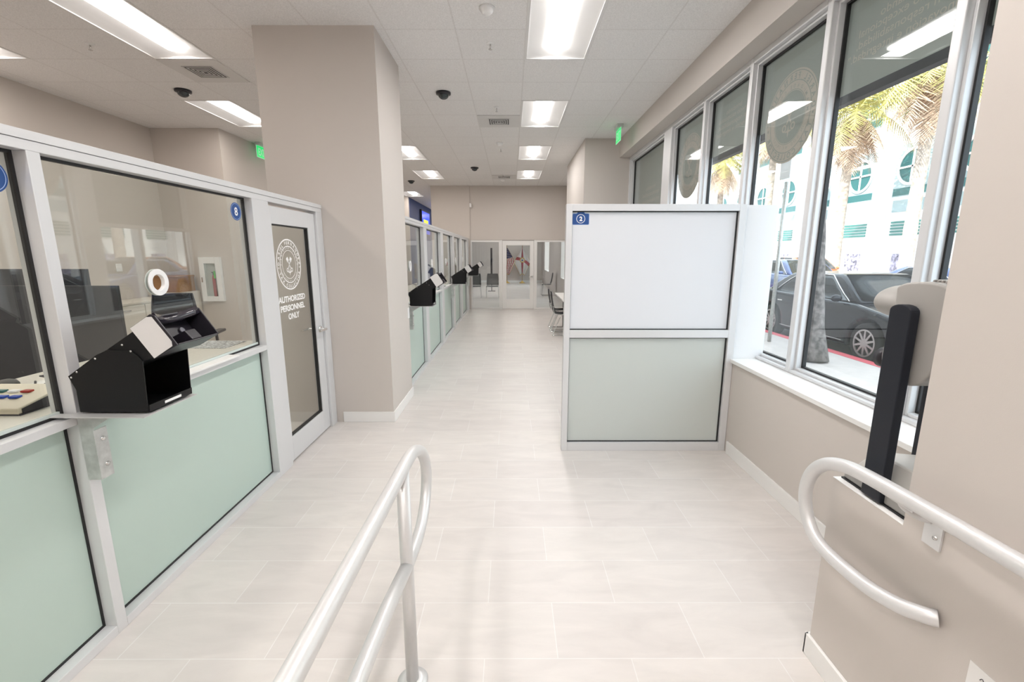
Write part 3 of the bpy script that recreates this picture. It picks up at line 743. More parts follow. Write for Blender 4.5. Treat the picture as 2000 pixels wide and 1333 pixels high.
def tester(label):
    r = thing('vision_tester', label, 'vision tester', (-1.60, 1.86, PZ + .003), 'black vision testers')
    z0 = PZ + .0035; ya, yb = 1.737, 1.990; t = 0.004
    side = [(-1.738, z0), (-1.465, z0), (-1.455, 1.222), (-1.470, 1.243), (-1.498, 1.264), (-1.590, 1.266), (-1.634, 1.246), (-1.760, 1.160), (-1.738, 1.105)]
    bm = B()
    for y in (ya, yb - t): prism(bm, [(x, y, z) for x, z in side], (0, t, 0))
    box(bm, -1.738, -1.465, ya + t, yb - t, z0, z0 + t)
    prism(bm, [(-1.465, ya + t, z0), (-1.460, ya + t, z0), (-1.458, ya + t, z0 + .028), (-1.463, ya + t, z0 + .028)], (0, yb - ya - 2 * t, 0))
    prism(bm, [(-1.738, ya + t, z0 + t), (-1.733, ya + t, z0 + t), (-1.733, ya + t, 1.105), (-1.738, ya + t, 1.105)], (0, yb - ya - 2 * t, 0))
    obj('housing', bm, black_metal, r)
    a = Vector((0.843, 0, 0.538)); p = Vector((0.538, 0, -0.843)); o = Vector((-1.765, ya + .006, 1.158))
    Q = lambda s, w, y: o + a * s + p * w + Vector((0, y, 0))
    W = yb - ya - .012; H = 0.126; L = 0.352
    bm = B(); prism(bm, [Q(0, 0.0, 0), Q(L, 0.0, 0), Q(L, H, 0), Q(0, H * .45, 0)], (0, W, 0)); obj('arm', bm, black_metal, r, bevel=0.002)
    # viewing head: shell open to the front
    s0, s1 = L - .005, L + 0.105; e = .008
    bm = B()
    prism(bm, [Q(s0, -.014, -e), Q(s1 - .012, -.014, -e), Q(s1, .0, -e), Q(s1, H + .012, -e), Q(s0, H + .006, -e)], (0, .006, 0))
    prism(bm, [Q(s0, -.014, W + e - .006), Q(s1 - .012, -.014, W + e - .006), Q(s1, .0, W + e - .006), Q(s1, H + .012, W + e - .006), Q(s0, H + .006, W + e - .006)], (0, .006, 0))
    prism(bm, [Q(s0, -.014, 0), Q(s1 - .035, -.014, 0), Q(s1 - .035, -.006, 0), Q(s0, -.006, 0)], (0, W, 0))
    prism(bm, [Q(s0, H - .001, 0), Q(s1, H + .006, 0), Q(s1, H + .012, 0), Q(s0, H + .006, 0)], (0, W, 0))
    prism(bm, [Q(s0, -.006, 0), Q(s0 + .03, -.006, 0), Q(s0 + .03, H, 0), Q(s0, H, 0)], (0, W, 0))
    hd = obj('viewing_head', bm, black_plastic, r, bevel=0.002)
    # curved forehead rest, nose bridge and lenses
    bm = B(); n = 12
    top, low = [], []
    for k in range(n + 1):
        y = W * k / n; c = (2 * k / n - 1) ** 2
        top.append((Q(s1 - .040 + .040 * c, -.013, y), Q(s1 - .045 + .040 * c, .020, y)))
    vs = [[bm.verts.new(u), bm.verts.new(v), bm.verts.new(v - a * .03), bm.verts.new(u - a * .03)] for u, v in top]
    for A, Bv in zip(vs, vs[1:]):
        for i in range(4): f = bm.faces.new((A[i], A[(i + 1) % 4], Bv[(i + 1) % 4], Bv[i])); f.smooth = True
    bm.faces.new(vs[0]); bm.faces.new(vs[-1][::-1]); obj('forehead_rest', bm, dark_gloss, hd)
    bm = B(); prism(bm, [Q(s0 + .03, H * .60, W * .38), Q(s1 - .01, H * .66, W * .38), Q(s1 - .004, H + .004, W * .38), Q(s0 + .03, H, W * .38)], (0, W * .24, 0)); obj('nose_bridge', bm, black_plastic, hd, bevel=0.003)
    for k in (.20, .62):
        bm = B(); c = Q(s0 + .032, H * .45, W * (k + .09)); cyl(bm, c, c + a * .008, .012, seg=20); obj('lens', bm, lens_glass, hd)
    bm = B(); prism(bm, [Q(s0 - .002, -.012, -e - .0012), Q(s1 - .030, -.012, -e - .0012), Q(s1 - .012, -.002, -e - .0012), Q(s1 - .010, H - .012, -e - .0012), Q(s1 - .02, H + .004, -e - .0012), Q(s0 - .002, H + .004, -e - .0012)], (0, .0012, 0)); obj('side_label', bm, label_grey, hd, label='pale grey side panel')
    for x, z in ((-1.748, 1.155), (-1.722, 1.178), (-1.64, 1.232), (-1.525, 1.287), (-1.495, 1.262)):
        bm = B(); lathe(bm, (x, ya, z), [(0.0045, 0), (0.004, -0.002), (0, -0.003)], 'Y', 10); obj('screw', bm, steel, r)
    bm = B(); prism(bm, [(-1.4597, ya + .085, z0 + .008), (-1.4582, ya + .085, z0 + .008), (-1.4575, ya + .085, z0 + .019), (-1.459, ya + .085, z0 + .019)], (0, .095, 0)); obj('maker_plate', bm, white_plastic, r)
    k = .971; r.location = Vector((0, 0, CAMZ)) + (Vector(r.location) - Vector((0, 0, CAMZ))) * k; r.scale = (k, k, k)
    return r
dark_gloss = pbr('dark_smoked_plastic', (0.03, 0.026, 0.035), 0.12, coat=0.5)
lens_glass = pbr('lens_glass', (0.22, 0.22, 0.25), 0.1, spec=0.8)
b0 = bracket('galvanised steel shelf bracket bolted to the frame post under the nearest black vision tester')
v0 = tester('black vision tester with pale side panel at the nearest counter, in front of window 8')
for dy, wl, wb in ((3.685, 'first black vision tester just behind the pillar on the far counter', 'steel shelf bracket under the vision tester just behind the pillar'),
                   (7.63, 'middle black vision tester of the three on the far counter', 'steel shelf bracket under the middle vision tester of the far counter'),
                   (11.20, 'last black vision tester on the far counter, against the back glazing', 'steel shelf bracket under the last vision tester, at the back glazing')):
    dup(b0, Vector(b0.location) + Vector((0.48, dy, 0)), wb)
    dup(v0, Vector(v0.location) + Vector((0.48, dy, 0)), wl)

# ------------------------------------------------------------------ handrails
r = thing('handrail', 'free standing silver tubular handrail with looped end in the middle of the floor', 'handrail', (-.385, 1.48, 0), 'silver handrails')
X = -.385; R = .0235
bm = B()
loop = [(X, -0.9, .94), (X, .2, .925), (X, .675, .913), (X, 1.3, .893), (X, 1.55, .886), (X, 1.66, .872), (X, 1.78, .822), (X, 1.868, .742), (X, 1.895, .655), (X, 1.862, .570), (X, 1.79, .515), (X, 1.70, .492), (X, 1.58, .494), (X, 1.48, .506)]
tube(bm, spline(loop, 6), R, 20); obj('top_rail', bm, rail_m, r)
bm = B(); tube(bm, [(X, 1.48, .506), (X, 1.22, .556), (X, .952, .588), (X, .2, .62), (X, -.9, .64)], R, 20); obj('lower_rail', bm, rail_m, r)
for y, zt in ((1.48, .888), (-.4, .93)):
    bm = B(); cyl(bm, (X, y, 0.008), (X, y, zt), R, seg=24); obj('post', bm, rail_m, r)
    bm = B(); lathe(bm, (X, y, 0), [(0, 0), (0.058, 0), (0.058, .006), (0.03, .012), (0, .012)], seg=28); obj('base_plate', bm, rail_m, r)
r = thing('handrail', 'wall mounted silver tubular handrail with looped end on the low beige wall', 'handrail', (1.16, 1.19, .82), 'silver handrails')
bm = B()
path = [(1.16, -1.2, .975), (1.16, .0, .958), (1.16, .6, .948), (1.16, .904, .943), (1.16, 1.162, .935), (1.16, 1.367, .925), (1.16, 1.458, .912), (1.16, 1.540, .880), (1.16, 1.600, .825), (1.16, 1.630, .755), (1.16, 1.628, .685), (1.16, 1.597, .618), (1.16, 1.545, .575), (1.16, 1.47, .560), (1.162, 1.36, .562), (1.168, 1.28, .569), (1.185, 1.20, .582), (1.212, 1.145, .598), (1.233, 1.125, .604)]
tube(bm, spline(path, 6), R, 20); obj('tube', bm, rail_m, r)
for y, z in ((1.185, .84), (-.3, .87)):
    bm = B(); box(bm, 1.2285, 1.2345, y - .028, y + .028, z - .045, z + .045)
    tube(bm, spline([(1.229, y + .01, z + .03), (1.20, y + .02, z + .035), (1.17, y + .04, z + .055), (1.162, y + .05, z + .075)], 4), .008, 10)
    box(bm, 1.150, 1.170, y - .01, y + .11, z + .068, z + .075)
    obj('bracket', bm, rail_m, r)
    bm = B(); lathe(bm, (1.2285, y - .012, z - .01), [(0.007, 0), (0.006, -0.005), (0, -0.006)], 'X', 12); obj('bolt', bm, steel, r)

# ------------------------------------------------------------------ photo camera on its posts (on the low wall)
r = thing('licence_photo_camera', 'warm grey photo camera on black posts standing on the low wall beside the window', 'camera', (1.40, 1.47, .80))
bm = B(); prism(bm, [(1.262, 1.292, .806), (1.60, 1.292, .806), (1.60, 1.585, .806), (1.262, 1.585, .806)], (0, 0, .05))
obj('base', bm, pbr('mid_grey_plastic', (.34, .33, .315), .45), r, bevel=0.006)
bm = B()
v = [bm.verts.new(p) for p in ((1.29, 1.295, .856), (1.595, 1.295, .856), (1.595, 1.575, .856), (1.29, 1.575, .856), (1.32, 1.36, .935), (1.54, 1.36, .935), (1.54, 1.48, .935), (1.32, 1.53, .935))]
for q in ((3, 2, 1, 0), (4, 5, 6, 7), (0, 1, 5, 4), (1, 2, 6, 5), (2, 3, 7, 6), (3, 0, 4, 7)): bm.faces.new([v[i] for i in q])
obj('base_cover', bm, pale_plastic, r, bevel=0.006)
part_box('foot', r, black_rubber, 1.258, 1.604, 1.288, 1.589, .8005, .806)
def cam_post(x0, x1, y0, y1, zt):
    bm = B(); P = [(x0, y0, .8065), (x0, y1, .8065)]; c = (y0 + y1) / 2; h = (y1 - y0) / 2
    P += [(x0, c + h * math.cos(a), zt - .012 + .022 * math.sin(a)) for a in [PI * k / 10 for k in range(11)]]
    prism(bm, P, (x1 - x0, 0, 0)); return obj('post', bm, dark_navy, r, bevel=0.003)
cam_post(1.245, 1.275, 1.395, 1.477, 1.470)
cam_post(1.492, 1.522, 1.490, 1.572, 1.470)
prof = [(1.512, 1.530), (1.508, 1.427), (1.522, 1.366), (1.530, 1.293), (1.518, 1.250), (1.500, 1.222), (1.44, 1.214), (1.385, 1.226), (1.345, 1.265), (1.325, 1.34), (1.320, 1.46), (1.325, 1.52), (1.345, 1.546), (1.41, 1.553), (1.48, 1.545)]
bm = B(); prism(bm, [(1.285, p.x, p.y) for p in spline([(y, z, 0) for y, z in prof] + [(1.512, 1.530, 0)], 3)[:-1]], (.20, 0, 0))
obj('camera_body', bm, beige_plastic, r, bevel=0.022, seg=4)
bm = B(); lathe(bm, (1.385, 1.535, 1.474), [(0.098, -.06), (.098, .06), (.093, .070), (.075, .086), (.045, .096), (0, .099)], 'Y', 36)
for vv in bm.verts: vv.co.z = 1.474 + (vv.co.z - 1.474) * .58
obj('flash_dome', bm, beige_plastic, r)
bm = B(); cyl(bm, (1.335, 1.54, 1.275), (1.335, 1.580, 1.275), .036, seg=28); cyl(bm, (1.335, 1.580, 1.275), (1.335, 1.583, 1.275), .027, seg=28); obj('lens', bm, black_plastic, r)
bm = B()
for k in range(6): box(bm, 1.31, 1.46, 1.335 + k * .014, 1.342 + k * .014, 1.546, 1.560)
obj('vent_ribs', bm, beige_plastic, r, bevel=.003)

# note on the low wall
r = thing('wall_notice', 'white paper notice with handwriting taped to the beige wall, cut by the bottom edge', 'notice', (1.2345, .96, .50))
part_box('sheet', r, paper, 1.2335, 1.2345, .80, 1.026, .30, .567)
bm = B(); rnd = random.Random(3)
for y0, z0, n, h, mi in ((.995, .540, 5, .006, 0), (.935, .533, 4, .008, 0), (.875, .527, 4, .006, 0), (.990, .492, 3, .016, 1), (.94, .488, 5, .018, 0), (.87, .484, 4, .014, 1)):
    pts = [(1.2330, y0 - .006 * k, z0 + (h if k % 2 else -h) * rnd.uniform(.5, 1)) for k in range(2 * n)]
    tube(bm, spline(pts, 3), .0009 if h < .01 else .0016, 6, mi)
obj('handwriting', bm, [ink, ink_purple], r)
# wall switch on the pillar side
bm = B(); box(bm, -1.160, -1.153, 5.02, 5.09, .92, 1.04); tag(obj('wall_switch', bm, white_plastic, None, .002), 'white switch plate on the aisle side of the beige pillar', 'switch plate')
bm = B(); box(bm, -1.19, -1.135, 13.37, 13.42, 2.93, 3.04); tag(obj('wall_sensor', bm, white_plastic, None, .006), 'small white motion sensor high in the corner above the back glazing', 'sensor')

# ------------------------------------------------------------------ office behind the counters
def bench(name, label, x0, x1, y0, y1):
    r = thing(name, label, 'worktop', ((x0 + x1) / 2, (y0 + y1) / 2, 0), 'cream worktops')
    part_box('top', r, worktop, x0, x1, y0, y1, .965, 1.0, bevel=.003)
    for y in (y0 + .05, (y0 + y1) / 2, y1 - .08): part_box('support_panel', r, cab_m, x0 + .08, x1 - .05, y, y + .03, 0, .9645)
    return r
bench('worktop', 'cream laminate worktop behind the nearest service windows', -2.58, -1.825, .34, 3.32)
bench('worktop', 'cream laminate worktop behind the far service windows past the pillar', -2.08, -1.345, 5.15, 13.40)
def divider(x0, x1, y, z1, label):
    bm = B(); box(bm, x0, x1, y, y + .028, .0, z1); tag(obj('screen_panel', bm, dark_panel, None, .003), label, 'divider', 'charcoal floor screens')
divider(-4.25, -2.92, 3.36, 1.405, 'wide charcoal floor screen behind window 8, beyond the worktop end')
divider(-4.60, -3.46, 3.72, 1.515, 'taller charcoal floor screen behind the wide one, beside the white post')

r = thing('card_keypad', 'beige keypad with blue and red keys on the worktop at the left edge', 'keypad', (-2.12, 1.83, 1.0))
bm = B(); prism(bm, [(-2.27, 1.72, 1.006), (-2.27, 1.94, 1.006), (-2.27, 1.94, 1.072), (-2.27, 1.72, 1.030)], (.30, 0, 0)); obj('body', bm, cream_key := pbr('cream_key_panel', (.66, .60, .48), .4), r, bevel=.004)
part_box('black_base', r, black_plastic, -2.268, -1.966, 1.722, 1.942, 1.0005, 1.0065)
bm = B(); prism(bm, [(-1.969, 1.735, 1.008), (-1.969, 1.938, 1.008), (-1.969, 1.938, 1.064), (-1.969, 1.735, 1.026)], (.0025, 0, 0)); obj('side_cover', bm, black_plastic, r)
for row, (y, cols) in enumerate(((1.77, 'wb'), (1.81, 'wbb'), (1.86, 'gwr'))):
    for k, c in enumerate(cols):
        z = 1.030 + (y - 1.72) * .042 / .22; x = -2.20 + k * .055
        bm = B(); box(bm, x, x + .036, y - .012, y + .014, z, z + .009)
        obj('key', bm, {'w': white_plastic, 'b': key_blue, 'r': key_red, 'g': key_green}[c], r, bevel=.002)
bm = B(); lathe(bm, (0, 0, 0), [(0, .0), (1, 0), (1, .25), (.8, .7), (.4, .95), (0, 1)], seg=24)
for v in bm.verts: v.co = Vector((-2.47 + v.co.x * .034, 2.13 + v.co.y * .058, 1.0005 + v.co.z * .036))
tag(obj('computer_mouse', bm, dark_grey_plastic), 'dark grey computer mouse on the worktop behind the left window', 'mouse')
bm = B(); box(bm, -2.40, -2.19, 2.03, 2.25, 1.0005, 1.002); tag(obj('paper_sheet', bm, paper), 'white paper sheet on the worktop between the mouse and the keypad', 'paper', 'papers on the worktop')
bm = B(); box(bm, -2.30, -1.96, 3.03, 3.29, 1.0005, 1.004); tag(obj('paper_sheet', bm, grey_print), 'grey printed sheet lying on the worktop in the corner of window 8', 'paper', 'papers on the worktop')
bm = B(); rnd = random.Random(5)
pts = [(-2.20 + rnd.uniform(-.09, .09), 2.13 + rnd.uniform(-.10, .10), 1.008 + rnd.uniform(0, .05)) for _ in range(16)]
tube(bm, spline(pts, 5), .0045, 8); tag(obj('cable_tangle', bm, black_plastic), 'tangle of black cable on the worktop beside the mouse', 'cable')

def office_chair(loc, rz, label, arms=True):
    r = thing('office_chair', label, 'office chair', loc, 'black office chairs')
    bm = B(); n = 10; F, K = [], []
    for j in range(9):
        z = .56 + .56 * j / 8; w = .235 * (1 - .22 * (j / 8) ** 2)
        for i in range(n + 1):
            t = -1 + 2 * i / n; F.append(bm.verts.new((t * w, .22 + .06 * math.sin(j / 8 * 2.4) + .05 * (j/8) - .05 * t * t, z)))
    m = n + 1
    for j in range(8):
        for i in range(n): q = bm.faces.new((F[j*m+i], F[j*m+i+1], F[(j+1)*m+i+1], F[(j+1)*m+i])); q.smooth = True
    bmesh.ops.solidify(bm, geom=bm.faces[:], thickness=.008); edge = [F[i].co.copy() for i in list(range(0, m)) + [m*j+n for j in range(1, 9)] + [8*m+i for i in range(n-1, -1, -1)] + [m*j for j in range(7, 0, -1)]]
    obj('backrest_mesh', bm, mesh_m, r, local=True)
    bm = B(); tube(bm, edge, .014, 8, closed=True); tube(bm, spline([(0, .20, .40), (0, .31, .50), (0, .30, .72)], 4), .022, 10); obj('back_frame', bm, black_plastic, r, local=True)
    bm = B(); box(bm, -.24, .24, -.26, .22, .43, .50); obj('seat', bm, mesh_m, r, bevel=.03, local=True, seg=3)
    if arms:
        for s in (-1, 1):
            bm = B(); tube(bm, spline([(s*.20, .05, .43), (s*.30, .05, .46), (s*.30, .04, .66)], 4), .016, 8); obj('arm_post', bm, black_plastic, r, local=True)
            bm = B(); box(bm, s*.30 - .045, s*.30 + .045, -.16, .10, .66, .69); obj('armrest', bm, black_plastic, r, bevel=.01, local=True)
    bm = B(); cyl(bm, (0, 0, .08), (0, 0, .43), .028); obj('gas_column', bm, black_plastic, r, local=True)
    bm = B()
    for k in range(5):
        a = 2 * PI * k / 5; cyl(bm, (0, 0, .10), (.29 * math.cos(a), .29 * math.sin(a), .075), .024, .016, 8)
    obj('star_base', bm, black_plastic, r, local=True)
    for k in range(5):
        a = 2 * PI * k / 5; bm = B(); cyl(bm, (.29*math.cos(a) - .02*math.sin(a), .29*math.sin(a) + .02*math.cos(a), .03), (.29*math.cos(a) + .02*math.sin(a), .29*math.sin(a) - .02*math.cos(a), .03), .03); cyl(bm, (.29*math.cos(a), .29*math.sin(a), .03), (.29*math.cos(a), .29*math.sin(a), .08), .008, seg=8)
        obj('caster', bm, black_plastic, r, local=True)
    r.rotation_euler = (0, 0, rz); return r
oc = office_chair((-3.80, 5.25, 0), PI + .25, 'black mesh office chair seen through the speak hole window, before the cream cabinet')
oc.scale = (1, 1, 1.07)
office_chair((-3.02, 2.62, 0), PI / 2 + .5, 'black office chair behind the left worktop, beside the dark divider')
for k, y in enumerate((7.4, 9.2, 10.9)):
    office_chair((-2.75, y, 0), PI / 2, ['black office chair behind the first far window', 'black office chair behind the third far window', 'black office chair behind the fourth far window'][k], False)
def monitor(loc, rz, label):
    r = thing('computer_monitor', label, 'monitor', loc, 'black monitors on the far worktop')
    bm = B(); box(bm, -.26, .26, -.015, .015, .12, .43); obj('screen', bm, black_plastic, r, bevel=.006, local=True)
    bm = B(); box(bm, -.03, .03, .0155, .035, .01, .30); box(bm, -.11, .11, -.07, .09, 0.0005, .01); obj('stand', bm, black_plastic, r, local=True)
    r.rotation_euler = (0, 0, rz)
monitor((-1.90, 6.15, 1.0), PI / 2 + .6, 'black monitor on the far worktop behind the first window past the pillar')
monitor((-1.90, 7.75, 1.0), PI / 2 + .5, 'black monitor on the far worktop behind the second window past the pillar')
monitor((-1.90, 9.40, 1.0), PI / 2 + .5, 'black monitor on the far worktop behind the third window past the pillar')

def cabinet(label, x0, x1, y0, y1, zt, face):
    r = thing('storage_cabinet', label, 'cabinet', ((x0 + x1) / 2, (y0 + y1) / 2, 0), 'cream storage cabinets')
    part_box('body', r, cab_m, x0, x1, y0, y1, 0, zt - .03)
    part_box('top', r, cab_m, x0 - .005, x1 + .012, y0 - .012, y1, zt - .0295, zt, bevel=.003)
    for q in range(2):
        for z0, z1 in ((.06, .50), (.51, zt - .04)):
            if face == 'y':
                w = (x1 - x0) / 2; a = x0 + w * q + .006; b = a + w - .012
                dw = part_box('drawer', r, cab_m, a, b, y0 - .012, y0 - .0005, z0, z1, bevel=.003); c = (a + b) / 2
                bm = B(); tube(bm, [(c - .05, y0 - .013, z1 - .06), (c - .05, y0 - .03, z1 - .06), (c + .05, y0 - .03, z1 - .06), (c + .05, y0 - .013, z1 - .06)], .005, 8)
            else:
                w = (y1 - y0) / 2; a = y0 + w * q + .006; b = a + w - .012
                dw = part_box('drawer', r, cab_m, x1 + .0005, x1 + .012, a, b, z0, z1, bevel=.003); c = (a + b) / 2
                bm = B(); tube(bm, [(x1 + .013, c - .05, z1 - .06), (x1 + .03, c - .05, z1 - .06), (x1 + .03, c + .05, z1 - .06), (x1 + .013, c + .05, z1 - .06)], .005, 8)
            obj('handle', bm, steel, dw)
cabinet('cream storage cabinet in the office corner, under the wooden box and beside the extinguisher cabinet', -5.53, -5.09, 6.92, 7.42, 1.045, 'y')
cabinet('lower cream storage cabinet along the long office wall, in front of the corner one', -5.53, -5.08, 5.62, 6.86, .99, 'x')
for x0, x1, y0, y1, z1, lab in ((-5.52, -5.13, 7.02, 7.38, 1.30, 'brown wooden box on the corner cream cabinet, behind the speak hole ring'),):
    r = thing('wooden_box', lab, 'box', ((x0 + x1) / 2, (y0 + y1) / 2, 1.0455))
    zb = 1.0455 if z1 > 1.28 else .9905
    part_box('body', r, wood, x0, x1, y0, y1, zb, z1 - .03, bevel=.004); part_box('lid', r, wood, x0 - .006, x1 + .006, y0 - .006, y1 + .006, z1 - .0295, z1, bevel=.004)
r = thing('wall_extinguisher_cabinet', 'white wall cabinet with a glass front holding a fire extinguisher, on the office wall', 'cabinet', (-4.86, 7.40, .87))
part_box('case', r, white_plastic, (-5.03, -4.95, 7.375, 7.438, .87, 1.58), (-4.77, -4.69, 7.375, 7.438, .87, 1.58), (-4.95, -4.77, 7.375, 7.438, .87, .95), (-4.95, -4.77, 7.375, 7.438, 1.48, 1.58), bevel=.004)
part_box('back_panel', r, alu_grey, -4.95, -4.77, 7.433, 7.438, .95, 1.48)
part_box('glass_front', r, glass, -4.949, -4.771, 7.378, 7.381, .951, 1.479)
part_box('pull', r, chrome, -5.0, -4.985, 7.360, 7.3745, 1.18, 1.26)
r = thing('fire_extinguisher', 'small red fire extinguisher with green tag inside the white wall cabinet', 'fire extinguisher', (-4.83, 7.408, .9505))
bm = B(); lathe(bm, (-4.83, 7.408, .951), [(0, 0), (.022, 0), (.024, .01), (.024, .30), (.016, .335), (.008, .345), (0, .345)]); obj('cylinder', bm, red_m, r)
bm = B(); box(bm, -4.838, -4.822, 7.40, 7.416, 1.296, 1.33); box(bm, -4.86, -4.80, 7.404, 7.412, 1.33, 1.345); obj('valve', bm, black_plastic, r)
bm = B(); box(bm, -4.815, -4.785, 7.388, 7.390, 1.24, 1.36); obj('tag', bm, green_tag, r)
bm = B(); box(bm, -5.55, -5.542, 6.43, 6.53, 1.385, 1.495); tag(obj('wall_thermostat', bm, white_plastic, None, .004), 'white square thermostat on the long office wall above the cabinet', 'thermostat')
r = thing('wall_screen', 'wall screen with a blue and yellow picture on the navy wall, above the far counter', 'television', (-3.5, 18.6, 2.5))
part_box('casing', r, black_plastic, -3.499, -3.42, 17.9, 19.6, 2.35, 3.3, bevel=.004)
bm = B(); box(bm, -3.4195, -3.415, 17.95, 19.55, 2.40, 3.25, 0); box(bm, -3.4149, -3.414, 18.2, 19.2, 2.7, 2.95, 1); obj('picture', bm, [screen_m, screen_y], r)

# ------------------------------------------------------------------ guest chairs, side counter and the waiting room
def guest_chair_parts(r):
    bm = B(); nx, nz = 8, 8; G = []
    for j in range(nz + 1):
        t = j / nz; z = .47 + .42 * t; y = .20 + .10 * t + .02 * math.sin(t * PI)
        w = .225 * (1 - .12 * t ** 3)
        G.append([bm.verts.new((w * (2*i/nx - 1), y - .035 * (1 - abs(2*i/nx - 1) ** 2) * -1 * .6 - .02, z)) for i in range(nx + 1)])
    for a, b in zip(G, G[1:]):
        for i in range(nx): f = bm.faces.new((a[i], a[i+1], b[i+1], b[i])); f.smooth = True
    bmesh.ops.solidify(bm, geom=bm.faces[:], thickness=.014); obj('backrest', bm, grey_shell, r, local=True)
    bm = B(); G = []
    for j in range(nz + 1):
        t = j / nz; y = -.23 + .44 * t; z = .455 - .02 * math.sin(t * PI) - (.03 * (1 - t) ** 3 if t < .5 else 0)
        G.append([bm.verts.new((.225 * (2*i/nx - 1), y, z - .012 * (1 - (2*i/nx - 1) ** 2))) for i in range(nx + 1)])
    for a, b in zip(G, G[1:]):
        for i in range(nx): f = bm.faces.new((a[i], a[i+1], b[i+1], b[i])); f.smooth = True
    bmesh.ops.solidify(bm, geom=bm.faces[:], thickness=.014); obj('seat', bm, grey_shell, r, local=True)
    for s in (-1, 1):
        bm = B(); tube(bm, spline([(s*.20, .24, .60), (s*.215, .19, .44), (s*.22, -.10, .432), (s*.225, -.19, .40), (s*.235, -.24, .05), (s*.235, -.21, .011), (s*.235, .20, .011), (s*.235, .24, .04), (s*.22, .05, .425)], 5), .0095, 8); obj('sled_leg', bm, chrome, r, local=True)
g0 = None
for loc, rz, lab in (((1.045, 9.22, 0), PI/2, 'grey guest chair with chrome sled legs at the white counter, beside the photo partition'), ((1.045, 9.86, 0), PI/2, 'grey guest chair at the narrow white counter, the one farther along the aisle'),
                     ((-1.36, 17.0, 0), 0, 'grey waiting room chair seen through the back glazing, left one of the pair'), ((-.70, 17.0, 0), 0, 'grey waiting room chair seen through the back glazing, right one of the pair'),
                     ((1.40, 17.9, 0), -PI/2, 'grey waiting room chair against the right wall beyond the glass door')):
    if g0 is None: g0 = thing('guest_chair', lab, 'chair', loc, 'grey guest chairs'); guest_chair_parts(g0); g0.rotation_euler = (0, 0, rz); g0.scale = (1, .82, 1)
    else: dup(g0, loc, lab, rz)
r = thing('side_counter', 'narrow white writing counter with black legs along the right pier', 'counter', (1.11, 9.3, 0))
part_box('top', r, white_trim, .985, 1.236, 8.45, 10.25, .735, .765, bevel=.003)
for y in (8.55, 10.1): part_box('leg', r, black_plastic, 1.16, 1.21, y, y + .05, 0, .7345)
r = thing('sign_stand', 'tall slim black stand in the waiting room, left of the glass door', 'stand', (-.86, 20, 0))
part_box('panel', r, black_plastic, -.90, -.82, 19.99, 20.03, .75, 1.87); part_box('post', r, black_plastic, -.875, -.845, 20.0, 20.02, .0155, .7495); part_box('base', r, black_plastic, -1.02, -.70, 19.88, 20.14, 0, .015)

def flag(x, y, label, kind):
    r = thing('standing_flag', label, 'flag', (x, y, 0), 'flags on gold floor stands')
    bm = B(); lathe(bm, (x, y, 0), [(0, 0), (.17, 0), (.17, .02), (.08, .06), (.03, .12), (.022, .14), (0, .14)]); obj('stand', bm, gold, r)
    bm = B(); cyl(bm, (x, y, .14), (x, y, 2.12), .016); lathe(bm, (x, y, 2.12), [(.016, 0), (.03, .02), (.012, .06), (0, .13)], seg=12); obj('pole', bm, wood, r)
    bm = B(); NU, NV = 40, 44; G = []; top = 1.96; drop = 1.46
    for j in range(NV + 1):
        v = j / NV; w = .06 + .42 * (v / .48) if v < .48 else .48 - .36 * ((v - .48) / .52)
        row = []
        for i in range(NU + 1):
            u = -1 + 2 * i / NU if kind == 'state' else i / NU
            xx = x + u * w; dz = -.10 * abs(u) ** 2 if kind == 'state' else -.06 * u
            row.append(bm.verts.new((xx, y - .05 - .05 * math.sin(u * 9 + v * 1.5) * (.4 + .6 * v), top - drop * v + dz)))
        G.append(row)
    for j in range(NV):
        for i in range(NU):
            v = (j + .5) / NV; t = (i + .5) / NU; u = -1 + 2 * t if kind == 'state' else t
            f = bm.faces.new((G[j][i], G[j][i+1], G[j+1][i+1], G[j+1][i])); f.smooth = True
            if kind == 'state':
                m = 0
                if abs(u) < .17 or abs(v - (.47 + .13 * u)) < .055: m = 1
                if (u / .33) ** 2 + ((v - .47) / .10) ** 2 < 1: m = 3 if (u / .20) ** 2 + ((v - .47) / .06) ** 2 > 1 else (2 if (u / .11) ** 2 + ((v - .48) / .03) ** 2 < 1 else 0)
                if abs(u) > .955 or v > .98: m = 3
            else:
                m = 1 if int(u * 9 + v * 2.5) % 2 == 0 else 0
                if v < .42 - .1 * u: m = 0 if (i % 5 == 2 and j % 4 == 2) else 2
                if u > .95 or v > .98: m = 3
            f.material_index = m
    bmesh.ops.solidify(bm, geom=bm.faces[:], thickness=.004)
    obj('cloth', bm, [flag_white, flag_red, flag_blue, gold], r)
flag(-.24, 25.55, 'striped flag with a star-dotted blue corner standing behind the glass door, left', 'usa')
flag(.62, 25.55, 'white flag with a red cross and round seal standing behind the glass door', 'state')

# ------------------------------------------------------------------ the street outside
S('ground_sidewalk', concrete, (2.12, 5.45, -4, 70, -.25, -.02))
S('ground_curb', curb_red, (5.45, 5.62, -4, 70, -.25, -.015))
S('ground_street', asphalt, (5.62, 17.0, -4, 90, -.40, -.16))
S('ground_far_sidewalk', concrete, (17.0, 23.0, -4, 90, -.25, -.02))

